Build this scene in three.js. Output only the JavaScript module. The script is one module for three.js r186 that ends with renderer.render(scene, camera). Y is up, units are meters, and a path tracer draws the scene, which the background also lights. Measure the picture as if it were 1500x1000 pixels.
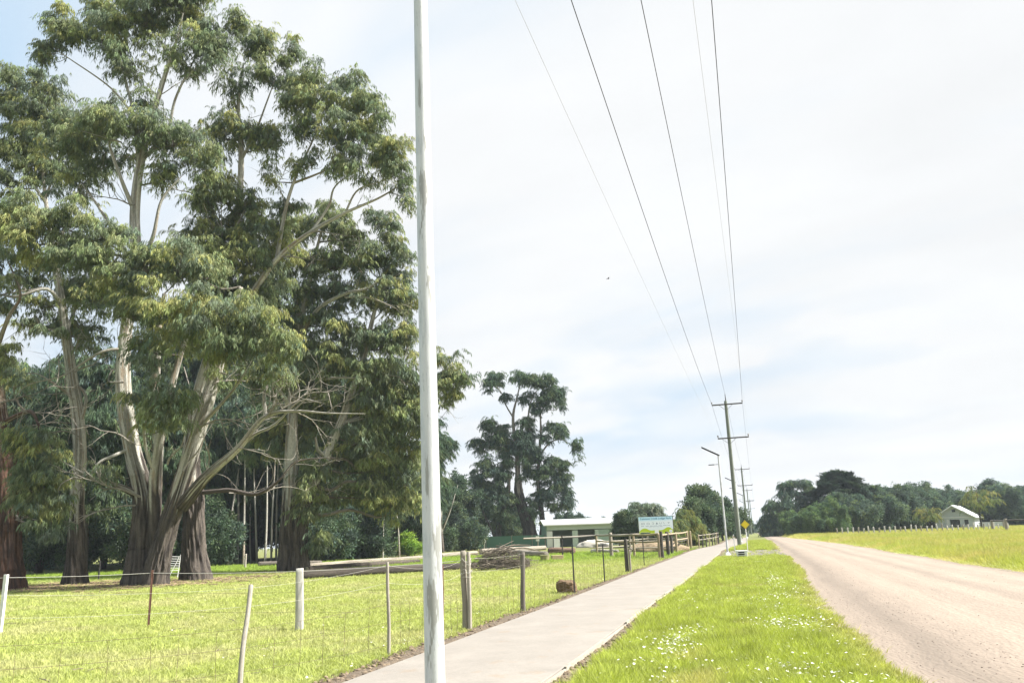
import * as THREE from 'three';
import { ImprovedNoise } from 'three/addons/math/ImprovedNoise.js';
import { RoundedBoxGeometry } from 'three/addons/geometries/RoundedBoxGeometry.js';
import { mergeGeometries } from 'three/addons/utils/BufferGeometryUtils.js';

// ------------------------------------------------------------------ camera, sky, sun, exposure
const scene = new THREE.Scene();
const camera = new THREE.PerspectiveCamera(46.99, 1024 / 682, 0.1, 4000);
camera.position.set(0, 1.6, 0);                       // eye height of a person standing on the verge; the road runs along -z
camera.rotation.order = 'YXZ';
camera.rotation.set(THREE.MathUtils.degToRad(14.11), THREE.MathUtils.degToRad(16.14), THREE.MathUtils.degToRad(-2.0));
const EXPOSURE = 3.0;
const renderer = new THREE.WebGLRenderer({ antialias: true });
renderer.setSize(1024, 682);
renderer.toneMapping = THREE.LinearToneMapping;
renderer.toneMappingExposure = EXPOSURE;
renderer.shadowMap.enabled = true;
const SUN = new THREE.Vector3(0.90, 1.08, -0.22).normalize();   // high on the road side
const sun = new THREE.DirectionalLight(new THREE.Color().setRGB(1.0, 0.965, 0.9), 4.5);
sun.position.copy(SUN).multiplyScalar(120); sun.target.position.set(-10, 0, -40);
sun.position.add(sun.target.position);
sun.castShadow = true; sun.shadow.radius = 5; sun.shadow.mapSize.set(4096, 4096);
Object.assign(sun.shadow.camera, { left: -110, right: 110, top: 110, bottom: -110, near: 1, far: 400 });
scene.add(sun, sun.target);

// seeded randomness and noise
function mulberry(a) { return () => { a |= 0; a = a + 0x6D2B79F5 | 0; let t = Math.imul(a ^ a >>> 15, 1 | a); t = t + Math.imul(t ^ t >>> 7, 61 | t) ^ t; return ((t ^ t >>> 14) >>> 0) / 4294967296; }; }
let rnd = mulberry(7);
const R = (a, b) => a + (b - a) * rnd();
const gauss = () => (rnd() + rnd() + rnd() - 1.5) * 0.82;
const perlin = new ImprovedNoise();
const N = (x, y, z = 0) => perlin.noise(x, y, z);
const fbm = (x, y, z = 0, o = 4) => { let s = 0, a = 0.5; for (let i = 0; i < o; i++) { s += a * N(x, y, z); x *= 2.03; y *= 2.03; z *= 2.03; a *= 0.5; } return s; };
const clamp = (v, a = 0, b = 1) => Math.min(b, Math.max(a, v));
const mix = (a, b, t) => a + (b - a) * t;
const smooth = (a, b, x) => { const t = clamp((x - a) / (b - a)); return t * t * (3 - 2 * t); };
const lin = (...c) => new THREE.Color().setRGB(...c);

{ // bright broken high cloud over pale blue, one continuous sky all round
  const W = 2048, H = 1024, d = new Float32Array(W * H * 4);
  for (let j = 0; j < H; j++) {
    const el = ((j + 0.5) / H - 0.5) * Math.PI, y = Math.sin(el), ce = Math.cos(el);
    for (let i = 0; i < W; i++) {
      const az = ((i + 0.5) / W - 0.5) * 2 * Math.PI, x = Math.cos(az) * ce, z = Math.sin(az) * ce;
      const yy = Math.max(y, 0) + 0.16, px = x / yy, pz = z / yy;
      // streets of cirrus drawn out along one wind direction, with finer fibres across them
      const a = 0.93 * px + 0.37 * pz, b = -0.37 * px + 0.93 * pz;
      const wa = a + 0.55 * fbm(a * 0.6 + 2, b * 0.6, 3.1, 3), wb = b + 0.45 * fbm(a * 0.5 + 9, b * 0.7, 7.7, 3);
      const sheetN = fbm(wa * 0.42, wb * 0.8, 1.3, 5), fibreN = fbm(wa * 0.9 + 5, wb * 3.2, 4.2, 5), broad = fbm(px * 0.3 + 1.7, pz * 0.3, 12.4, 3);
      let c = 0.62 + 1.0 * sheetN + 0.55 * fibreN + 0.6 * broad;
      c += 0.54 * (x * SUN.x + z * SUN.z) / Math.hypot(SUN.x, SUN.z);            // thicker veil on the sun's side
      const low = 1 - smooth(0.0, 0.35, y);
      c = smooth(0.05, 1.05, c - 0.02 + 0.3 * low);
      const puff = smooth(0.0, 0.3, fbm(x * 6 + 4, y * 17, z * 6, 5) + 0.03) * smooth(0.03, 0.10, y) * (1 - smooth(0.14, 0.30, y));
      const k = clamp(c + puff * 0.4);
      const body = 1.0 + 0.1 * fbm(wa * 1.6, wb * 2.6, 5.5, 5);
      const g = (blue, white) => mix(blue, white * body, k) / 3.0;
      const o = (j * W + i) * 4;
      d[o] = g(mix(0.53, 0.66, low), 0.95); d[o + 1] = g(mix(0.73, 0.81, low), 0.965); d[o + 2] = g(mix(0.94, 0.95, low), 0.98); d[o + 3] = 1;
    }
  }
  const sky = new THREE.DataTexture(d, W, H, THREE.RGBAFormat, THREE.FloatType);
  sky.mapping = THREE.EquirectangularReflectionMapping; sky.magFilter = sky.minFilter = THREE.LinearFilter; sky.needsUpdate = true;
  scene.background = sky; scene.environment = sky;
}
// ------------------------------------------------------------------ helpers
const rise = (x, z) => 0.45 * smooth(45, 115, -0.278 * x - 0.9606 * z);      // the ground climbs gently to a low crest
const taken = new Map();
function numbered(name) { const n = taken.get(name) || 0; taken.set(name, n + 1); return n ? `${name}_${String(n).padStart(3, '0')}` : name; }
function tag(o, label, category, group, kind) { Object.assign(o.userData, { label, category }); if (group) o.userData.group = group; if (kind) o.userData.kind = kind; return o; }
function shade(o) { o.traverse(m => { if (m.isMesh) { m.castShadow = true; m.receiveShadow = true; } }); return o; }
function thing(name, label, category, p = [0, 0, 0], turn = 0, group) {
  const o = new THREE.Group(); o.name = numbered(name); o.position.set(...p); o.rotation.y = turn; scene.add(o);
  return tag(o, label, category, group);
}
function part(name, geo, mat, parent) { const m = new THREE.Mesh(geo, mat); m.name = name; m.castShadow = m.receiveShadow = true; parent.add(m); return m; }
function setting(name, geo, mat) { const m = part(numbered(name), geo, mat, scene); m.userData.kind = 'structure'; return m; }
function stuffMesh(m, name, label, category, parent = scene) { m.name = parent === scene ? numbered(name) : name; m.userData.kind = 'stuff'; if (parent === scene) tag(m, label, category); m.castShadow = m.receiveShadow = true; parent.add(m); return m; }
const box = (w, h, d, x = 0, y = 0, z = 0, r = 0.006) => new RoundedBoxGeometry(w, h, d, 1, Math.min(r, w / 2.1, h / 2.1, d / 2.1)).translate(x, y, z);

// tapered, bent tube through [x, y, z, r] points; dent(a, s, p) returns a change of radius, tint(p, a, s) a colour
function tube(pts, { seg = 8, step = 0.5, dent, tint, cap = true } = {}) {
  const v = pts.map(p => new THREE.Vector3(p[0], p[1], p[2])), curve = new THREE.CatmullRomCurve3(v, false, 'centripetal');
  let len = 0; const cum = [0];
  for (let i = 1; i < v.length; i++) cum.push(len += v[i].distanceTo(v[i - 1]));
  const rows = Math.max(2, Math.ceil(len / step) + 1), pos = [], uv = [], col = [], idx = [];
  let nrm = null, prevT = null; const q = new THREE.Quaternion();
  for (let i = 0; i < rows; i++) {
    const t = i / (rows - 1), s = t * len;
    let k = 0; while (k < cum.length - 2 && cum[k + 1] < s) k++;
    const f = (s - cum[k]) / Math.max(1e-6, cum[k + 1] - cum[k]), u = (k + f) / (v.length - 1);
    const p = curve.getPoint(clamp(u)), T = curve.getTangent(clamp(u)), r = mix(pts[k][3], pts[k + 1][3], smooth(0, 1, f) * 0.5 + f * 0.5);
    if (!nrm) nrm = Math.abs(T.y) > 0.9 ? new THREE.Vector3(1, 0, 0) : new THREE.Vector3(0, 1, 0); else nrm.applyQuaternion(q.setFromUnitVectors(prevT, T));
    nrm.addScaledVector(T, -nrm.dot(T)).normalize(); prevT = T;
    const bi = new THREE.Vector3().crossVectors(T, nrm);
    for (let j = 0; j <= seg; j++) {
      const a = (j % seg) / seg * Math.PI * 2, rr = r + (dent ? dent(a, s, p, r) : 0);
      pos.push(p.x + rr * (Math.cos(a) * nrm.x + Math.sin(a) * bi.x), p.y + rr * (Math.cos(a) * nrm.y + Math.sin(a) * bi.y), p.z + rr * (Math.cos(a) * nrm.z + Math.sin(a) * bi.z));
      uv.push(j / seg * Math.max(1, Math.round(6.28 * r / 0.8)), s / 0.8);
      if (tint) { const c = tint(p, a, s, r); col.push(c[0], c[1], c[2]); }
    }
  }
  const w = seg + 1;
  for (let i = 0; i < rows - 1; i++) for (let j = 0; j < seg; j++) { const a = i * w + j; idx.push(a, a + 1, a + w, a + 1, a + w + 1, a + w); }
  if (cap) for (const [row, flip] of [[0, 0], [rows - 1, 1]]) {
    const n = pos.length / 3, b = row * w; let cx = 0, cy = 0, cz = 0;
    for (let j = 0; j < seg; j++) { cx += pos[(b + j) * 3]; cy += pos[(b + j) * 3 + 1]; cz += pos[(b + j) * 3 + 2]; }
    pos.push(cx / seg, cy / seg, cz / seg); uv.push(0.5, 0); if (tint) col.push(...col.slice(b * 3, b * 3 + 3));
    for (let j = 0; j < seg; j++) flip ? idx.push(n, b + j, b + j + 1) : idx.push(n, b + j + 1, b + j);
  }
  const g = new THREE.BufferGeometry();
  g.setAttribute('position', new THREE.Float32BufferAttribute(pos, 3)); g.setAttribute('uv', new THREE.Float32BufferAttribute(uv, 2));
  if (tint) g.setAttribute('color', new THREE.Float32BufferAttribute(col, 3));
  g.setIndex(idx);
  // smooth across the seam
  g.computeVertexNormals();
  const nn = g.attributes.normal;
  for (let i = 0; i < rows; i++) { const a = i * w, b = a + seg; const x = nn.getX(a) + nn.getX(b), y = nn.getY(a) + nn.getY(b), z = nn.getZ(a) + nn.getZ(b), l = Math.hypot(x, y, z) || 1; nn.setXYZ(a, x / l, y / l, z / l); nn.setXYZ(b, x / l, y / l, z / l); }
  return g;
}

// repeating noise for textures
function lattice(per, seed) { const r = mulberry(seed), a = new Float32Array(per * per); for (let i = 0; i < a.length; i++) a[i] = r(); return (x, y) => {
  const xi = Math.floor(x), yi = Math.floor(y), fx = x - xi, fy = y - yi, u = fx * fx * (3 - 2 * fx), v = fy * fy * (3 - 2 * fy), X = ((xi % per) + per) % per, Y = ((yi % per) + per) % per, X1 = (X + 1) % per, Y1 = (Y + 1) % per;
  return mix(mix(a[Y * per + X], a[Y * per + X1], u), mix(a[Y1 * per + X], a[Y1 * per + X1], u), v); }; }
const toS = v => v <= 0.0031308 ? v * 12.92 : 1.055 * Math.pow(v, 1 / 2.4) - 0.055;
function texture(W, H, fn, srgb = true) {
  const d = new Uint8Array(W * H * 4);
  for (let j = 0; j < H; j++) for (let i = 0; i < W; i++) { const c = fn(i / W, j / H), o = (j * W + i) * 4; for (let k = 0; k < 3; k++) d[o + k] = 255 * clamp(srgb ? toS(c[k]) : c[k]); d[o + 3] = 255; }
  const t = new THREE.DataTexture(d, W, H); t.wrapS = t.wrapT = THREE.RepeatWrapping; t.magFilter = THREE.LinearFilter; t.minFilter = THREE.LinearMipmapLinearFilter; t.generateMipmaps = true; t.anisotropy = 8;
  if (srgb) t.colorSpace = THREE.SRGBColorSpace; t.needsUpdate = true; return t;
}
const std = (color, roughness = 0.9, more = {}) => new THREE.MeshStandardMaterial({ color, roughness, ...more });
const lat = [8, 16, 32, 64, 128, 256, 512].map((p, i) => [p, lattice(p, 100 + i)]);
const tn = (u, v, from, to) => { let s = 0, a = 1, w = 0; for (let i = from; i <= to; i++) { s += a * lat[i][1](u * lat[i][0], v * lat[i][0]); w += a; a *= 0.62; } return s / w; };

// bark: fibres running up the stem, neutral so that the vertex colours tint it
const fibre = (u, v) => { const w = u + 0.02 * lat[1][1](u * 16, v * 16); return 0.5 * lat[3][1](w * 64, v * 8 % 64) + 0.3 * lat[4][1](w * 128, v * 16) + 0.2 * lat[5][1](u * 256, v * 256); };
const barkMap = texture(512, 512, (u, v) => { const f = mix(0.4, 1.3, fibre(u, v)); return [f, f * 0.99, f * 0.97]; });
const barkBump = texture(512, 512, (u, v) => { const f = fibre(u, v); return [f, f, f]; }, false);
const barkMat = new THREE.MeshStandardMaterial({ vertexColors: true, map: barkMap, bumpMap: barkBump, bumpScale: 0.045, roughness: 0.92 });
const twigMat = std(lin(0.23, 0.2, 0.17), 0.9);
// timber, steel
const grain = (u, v) => 0.55 * lat[4][1](u * 128, v * 4) + 0.3 * lat[5][1](u * 256, v * 16) + 0.15 * lat[6][1](u * 512, v * 64);
const grainMap = texture(512, 512, (u, v) => { const f = mix(0.6, 1.2, grain(u, v)) * mix(0.85, 1.1, tn(u, v, 0, 3)); return [f, f * 0.98, f * 0.95]; });
const grainBump = texture(512, 512, (u, v) => { const f = grain(u, v); return [f, f, f]; }, false);
const timber = c => new THREE.MeshStandardMaterial({ color: c, map: grainMap, bumpMap: grainBump, bumpScale: 0.006, roughness: 0.93 });
const greyTimber = timber(lin(0.30, 0.275, 0.23)), paleTimber = timber(lin(0.40, 0.37, 0.32)), darkTimber = timber(lin(0.075, 0.068, 0.06)), railTimber = timber(lin(0.34, 0.28, 0.19)), whiteTimber = timber(lin(0.5, 0.49, 0.46));
const rustSteel = std(lin(0.10, 0.045, 0.03), 0.8), darkSteel = std(lin(0.055, 0.05, 0.048), 0.7, { metalness: 0.3 }), wireMat = std(lin(0.36, 0.34, 0.3), 0.5, { metalness: 0.6 }), rustWire = std(lin(0.14, 0.1, 0.07), 0.7, { metalness: 0.3 }), tapeMat = std(lin(0.45, 0.43, 0.38), 0.8), blackWire = std(lin(0.02, 0.02, 0.022), 0.6);
const whitePaint = std(lin(0.72, 0.72, 0.7), 0.55);

// ------------------------------------------------------------------ ground, road, path
const grassMap = texture(1024, 1024, (u, v) => {
  const big = tn(u, v, 0, 2), mid = tn(v, u, 2, 4), fine = tn(u, v, 4, 6), dry = smooth(0.5, 0.72, tn(v + 0.3, u + 0.1, 1, 4));
  const g = mix(0.7, 1.25, fine) * mix(0.8, 1.15, mid);
  return [mix(mix(0.115, 0.15, big), 0.2, dry * 0.7) * g, mix(mix(0.145, 0.155, big), 0.165, dry * 0.7) * g, mix(0.03, 0.062, dry) * g];
});
const grassBump = texture(512, 512, (u, v) => { const f = 0.5 * tn(u, v, 2, 4) + 0.5 * tn(v, u, 4, 6); return [f, f, f]; }, false);
const grassMat = new THREE.MeshStandardMaterial({ map: grassMap, bumpMap: grassBump, bumpScale: 0.05, roughness: 1 });
function sheet(rows, cols, at, scale) {       // at(i, j) -> [x, y, z]; uv in metres / scale
  const pos = [], uv = [], idx = [];
  for (let i = 0; i < rows; i++) for (let j = 0; j < cols; j++) { const p = at(i, j); pos.push(...p); uv.push(p[0] / scale, p[2] / scale); }
  for (let i = 0; i < rows - 1; i++) for (let j = 0; j < cols - 1; j++) { const a = i * cols + j; idx.push(a, a + 1, a + cols, a + 1, a + cols + 1, a + cols); }
  const g = new THREE.BufferGeometry(); g.setAttribute('position', new THREE.Float32BufferAttribute(pos, 3)); g.setAttribute('uv', new THREE.Float32BufferAttribute(uv, 2)); g.setIndex(idx); g.computeVertexNormals();
  if (g.attributes.normal.getY(0) < 0) { const ix = g.index.array; for (let k = 0; k < ix.length; k += 3) { const t = ix[k]; ix[k] = ix[k + 1]; ix[k + 1] = t; } g.computeVertexNormals(); }
  return g;
}
{
  const ds = [-300, -60, -20, 0, 20, 40, 45]; for (let d = 47; d <= 115; d += 2) ds.push(d); ds.push(130, 200, 400, 1100);
  const ss = [-1000, -600, -250, -120, -60, -30, 0, 30, 60, 120, 250, 600, 1000];
  const geo = sheet(ds.length, ss.length, (i, j) => { const d = ds[i], s = ss[j], x = -0.278 * d + 0.9606 * s, z = -0.9606 * d - 0.278 * s; return [x, rise(x, z), z]; }, 14);
  setting('ground', geo, grassMat);
}
const zRows = (a, b, n) => Array.from({ length: n }, (_, i) => a + (b - a) * i / (n - 1));
const bend = z => 1.7 * smooth(-66, -92, z) + 0;                              // the path swings towards the road beyond the stockyard
const pathL = z => -4.72 - 0.32 * smooth(-14, -50, z) + bend(z), pathR = z => -2.41 + 0.03 * Math.sin(z * 0.4) - 0.12 * smooth(-30, -60, z) + bend(z);
const roadL = z => 1.45 + 0.5 * smooth(-14, -55, z) + 0.22 * N(z * 0.25, 3.3) + 0.1 * N(z * 0.9, 8.1), roadR = z => 8.05 + 0.25 * N(z * 0.12, 5.1) + 0.08 * N(z * 0.8, 1.1) - 3.4 * smooth(-62, -125, z);
const roadMap = texture(1024, 2048, (u, v) => {         // u across the carriageway, v along it
  const wob = 0.03 * (tn(u * 0, v, 0, 1) - 0.5), x = u + wob, band = c => Math.exp(-Math.pow((x - c) / 0.07, 2));
  const track = clamp(band(0.3) + band(0.48) + band(0.66) + band(0.84)), loose = clamp(Math.exp(-Math.pow((x - 0.13) / 0.05, 2)) + 0.5 * Math.exp(-Math.pow((x - 0.57) / 0.04, 2)) + 0.6 * Math.exp(-Math.pow((x - 0.965) / 0.025, 2)));
  const fine = tn(u, v * 2, 4, 6), streak = 0.6 * lat[4][1](u * 128, v * 8) + 0.4 * lat[3][1](u * 64, v * 16), mid = tn(v, u, 1, 3);
  let g = mix(0.86, 1.1, fine) * mix(0.9, 1.08, streak) * mix(0.92, 1.06, mid) * (0.92 + 0.17 * track) * (1 - 0.26 * loose * mix(0.5, 1.2, fine));
  const stone = lat[6][1](u * 512, v * 512) > 0.93 ? 0.62 + 0.3 * loose : 1; g *= mix(1, stone, 0.35 + 0.65 * loose);
  return [0.245 * g, 0.196 * g, 0.153 * g];
});
const roadBump = texture(512, 512, (u, v) => { const f = 0.35 * tn(u, v, 3, 5) + 0.65 * tn(v, u, 5, 6); return [f, f, f]; }, false);
{
  const zs = []; for (let z = 40; z > -130; z -= 0.7) zs.push(z); for (let z = -130; z > -900; z -= 20) zs.push(z);
  const geo = sheet(zs.length, 12, (i, j) => { const z = zs[i], t = j / 11, x = mix(roadL(z) - 0.25, roadR(z) + 0.2, t); return [x, rise(x, z) + 0.012 + 0.05 * Math.sin(Math.PI * t) * (1 - 0 * t), z]; }, 1);
  const uv = geo.attributes.uv; for (let i = 0; i < zs.length; i++) for (let j = 0; j < 12; j++) uv.setXY(i * 12 + j, j / 11, zs[i] / 22);
  setting('road', geo, new THREE.MeshStandardMaterial({ map: roadMap, bumpMap: roadBump, bumpScale: 0.02, roughness: 0.97 }));
}
const soilMap = texture(512, 512, (u, v) => { const g = mix(0.55, 1.35, tn(u, v, 3, 6)) * mix(0.8, 1.2, tn(v, u, 0, 2)); return [0.155 * g, 0.118 * g, 0.082 * g]; });
const soilMat = new THREE.MeshStandardMaterial({ map: soilMap, bumpMap: grassBump, bumpScale: 0.06, roughness: 1 });
const gravelMap = texture(512, 512, (u, v) => { const g = mix(0.6, 1.3, tn(u, v, 4, 6)) * mix(0.85, 1.15, tn(v, u, 0, 2)); return [0.185 * g, 0.165 * g, 0.14 * g]; });
const soilL = z => pathL(z) - 0.32 - 0.25 * (0.5 + N(z * 0.45, 2.2)) - 0.1 * N(z * 2.1, 9.2), soilR = z => pathR(z) + 0.34 + 0.22 * N(z * 0.4, 6.6) + 0.12 * N(z * 1.9, 4.2);
{
  const zs = zRows(6, -110, 330);
  setting('soil_strip', sheet(zs.length, 6, (i, j) => { const z = zs[i], t = j / 5, x = mix(soilL(z), pathL(z) + 0.1, t); return [x, rise(x, z) + 0.008 + 0.03 * Math.sin(Math.PI * t) * (1 + N(x * 3, z * 3)), z]; }, 1.7), soilMat);
  setting('soil_strip', sheet(zs.length, 6, (i, j) => { const z = zs[i], t = j / 5, x = mix(pathR(z) - 0.1, soilR(z), t); return [x, rise(x, z) + 0.008 + 0.02 * Math.sin(Math.PI * t) * (1 + N(x * 3, z * 3)), z]; }, 1.7), soilMat);
  // worn dirt where wheels cut the corner of the verge
  const worn = zRows(-4, -48, 160);
  setting('worn_shoulder', sheet(worn.length, 7, (i, j) => { const z = worn[i], t = j / 6, x = mix(roadL(z) - 0.35 - 0.55 * Math.max(0, 0.4 + N(z * 0.21, 40)), roadL(z) + 0.3, t); return [x, rise(x, z) + 0.007 + 0.012 * t, z]; }, 1.9), new THREE.MeshStandardMaterial({ color: lin(1.35, 1.4, 1.45), map: soilMap, bumpMap: grassBump, bumpScale: 0.04, roughness: 1 }));
  // concrete slab, 7 cm proud of the soil
  const P = zRows(8, -140, 300), pos = [], uv = [], idx = [], prof = z => [[pathL(z), -0.05], [pathL(z), 0.052], [pathL(z) + 0.015, 0.065], [(pathL(z) + pathR(z)) / 2, 0.078], [pathR(z) - 0.015, 0.065], [pathR(z), 0.052], [pathR(z), -0.05]];
  P.forEach(z => prof(z).forEach(([x, y]) => { pos.push(x, rise(x, z) + y, z); uv.push(x / 4, z / 4 + y); }));
  for (let i = 0; i < P.length - 1; i++) for (let j = 0; j < 6; j++) { const a = i * 7 + j; idx.push(a, a + 1, a + 7, a + 1, a + 8, a + 7); }
  const g = new THREE.BufferGeometry(); g.setAttribute('position', new THREE.Float32BufferAttribute(pos, 3)); g.setAttribute('uv', new THREE.Float32BufferAttribute(uv, 2)); g.setIndex(idx); g.computeVertexNormals();
  const concrete = texture(1024, 1024, (u, v) => { const g2 = mix(0.88, 1.08, tn(u, v, 4, 6)) * mix(0.84, 1.12, tn(v, u, 0, 3)), rust = smooth(0.62, 0.8, tn(u + 0.4, v, 1, 4)); return [0.236 * g2, mix(0.213, 0.198, rust) * g2, mix(0.186, 0.16, rust) * g2]; });
  const path = setting('path', g, new THREE.MeshStandardMaterial({ map: concrete, bumpMap: roadBump, bumpScale: 0.004, roughness: 0.92 }));
  // thin timber formwork boards left along the edge, broken and uneven
  rnd = mulberry(21);
  for (let z = 4; z > -62; ) {
    const L = R(1.6, 2.6), gap = rnd() < 0.2 ? R(0.2, 0.7) : 0.03, h = R(0.035, 0.07), off = R(0.035, 0.05), z2 = z - L;
    const a = new THREE.Vector3(pathR(z) + off, rise(-2, z) + h - 0.03, z), b = new THREE.Vector3(pathR(z2) + R(0.035, 0.06), rise(-2, z2) + h - 0.03 + R(-0.015, 0.01), z2);
    const m = part('edging_board', box(0.035, 0.1, L, 0, 0, 0, 0.004), paleTimber, path); m.position.copy(a).add(b).multiplyScalar(0.5); m.lookAt(b);
    z = z2 - gap;
  }
  // gravel crossing between the path and the road
  const D = zRows(-51, -68, 30);
  setting('driveway', sheet(D.length, 10, (i, j) => { const z = D[i] + 0.5 * N(j * 0.7, D[i]), t = j / 9, x = mix(pathR(z) + 0.02, roadL(z) + 0.3, t); return [x, rise(x, z) + 0.014, z + 1.2 * smooth(0.6, 1, t) * (D[i] + 59) / 7]; }, 2), new THREE.MeshStandardMaterial({ map: gravelMap, bumpMap: roadBump, bumpScale: 0.03, roughness: 1 }));
}
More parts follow.
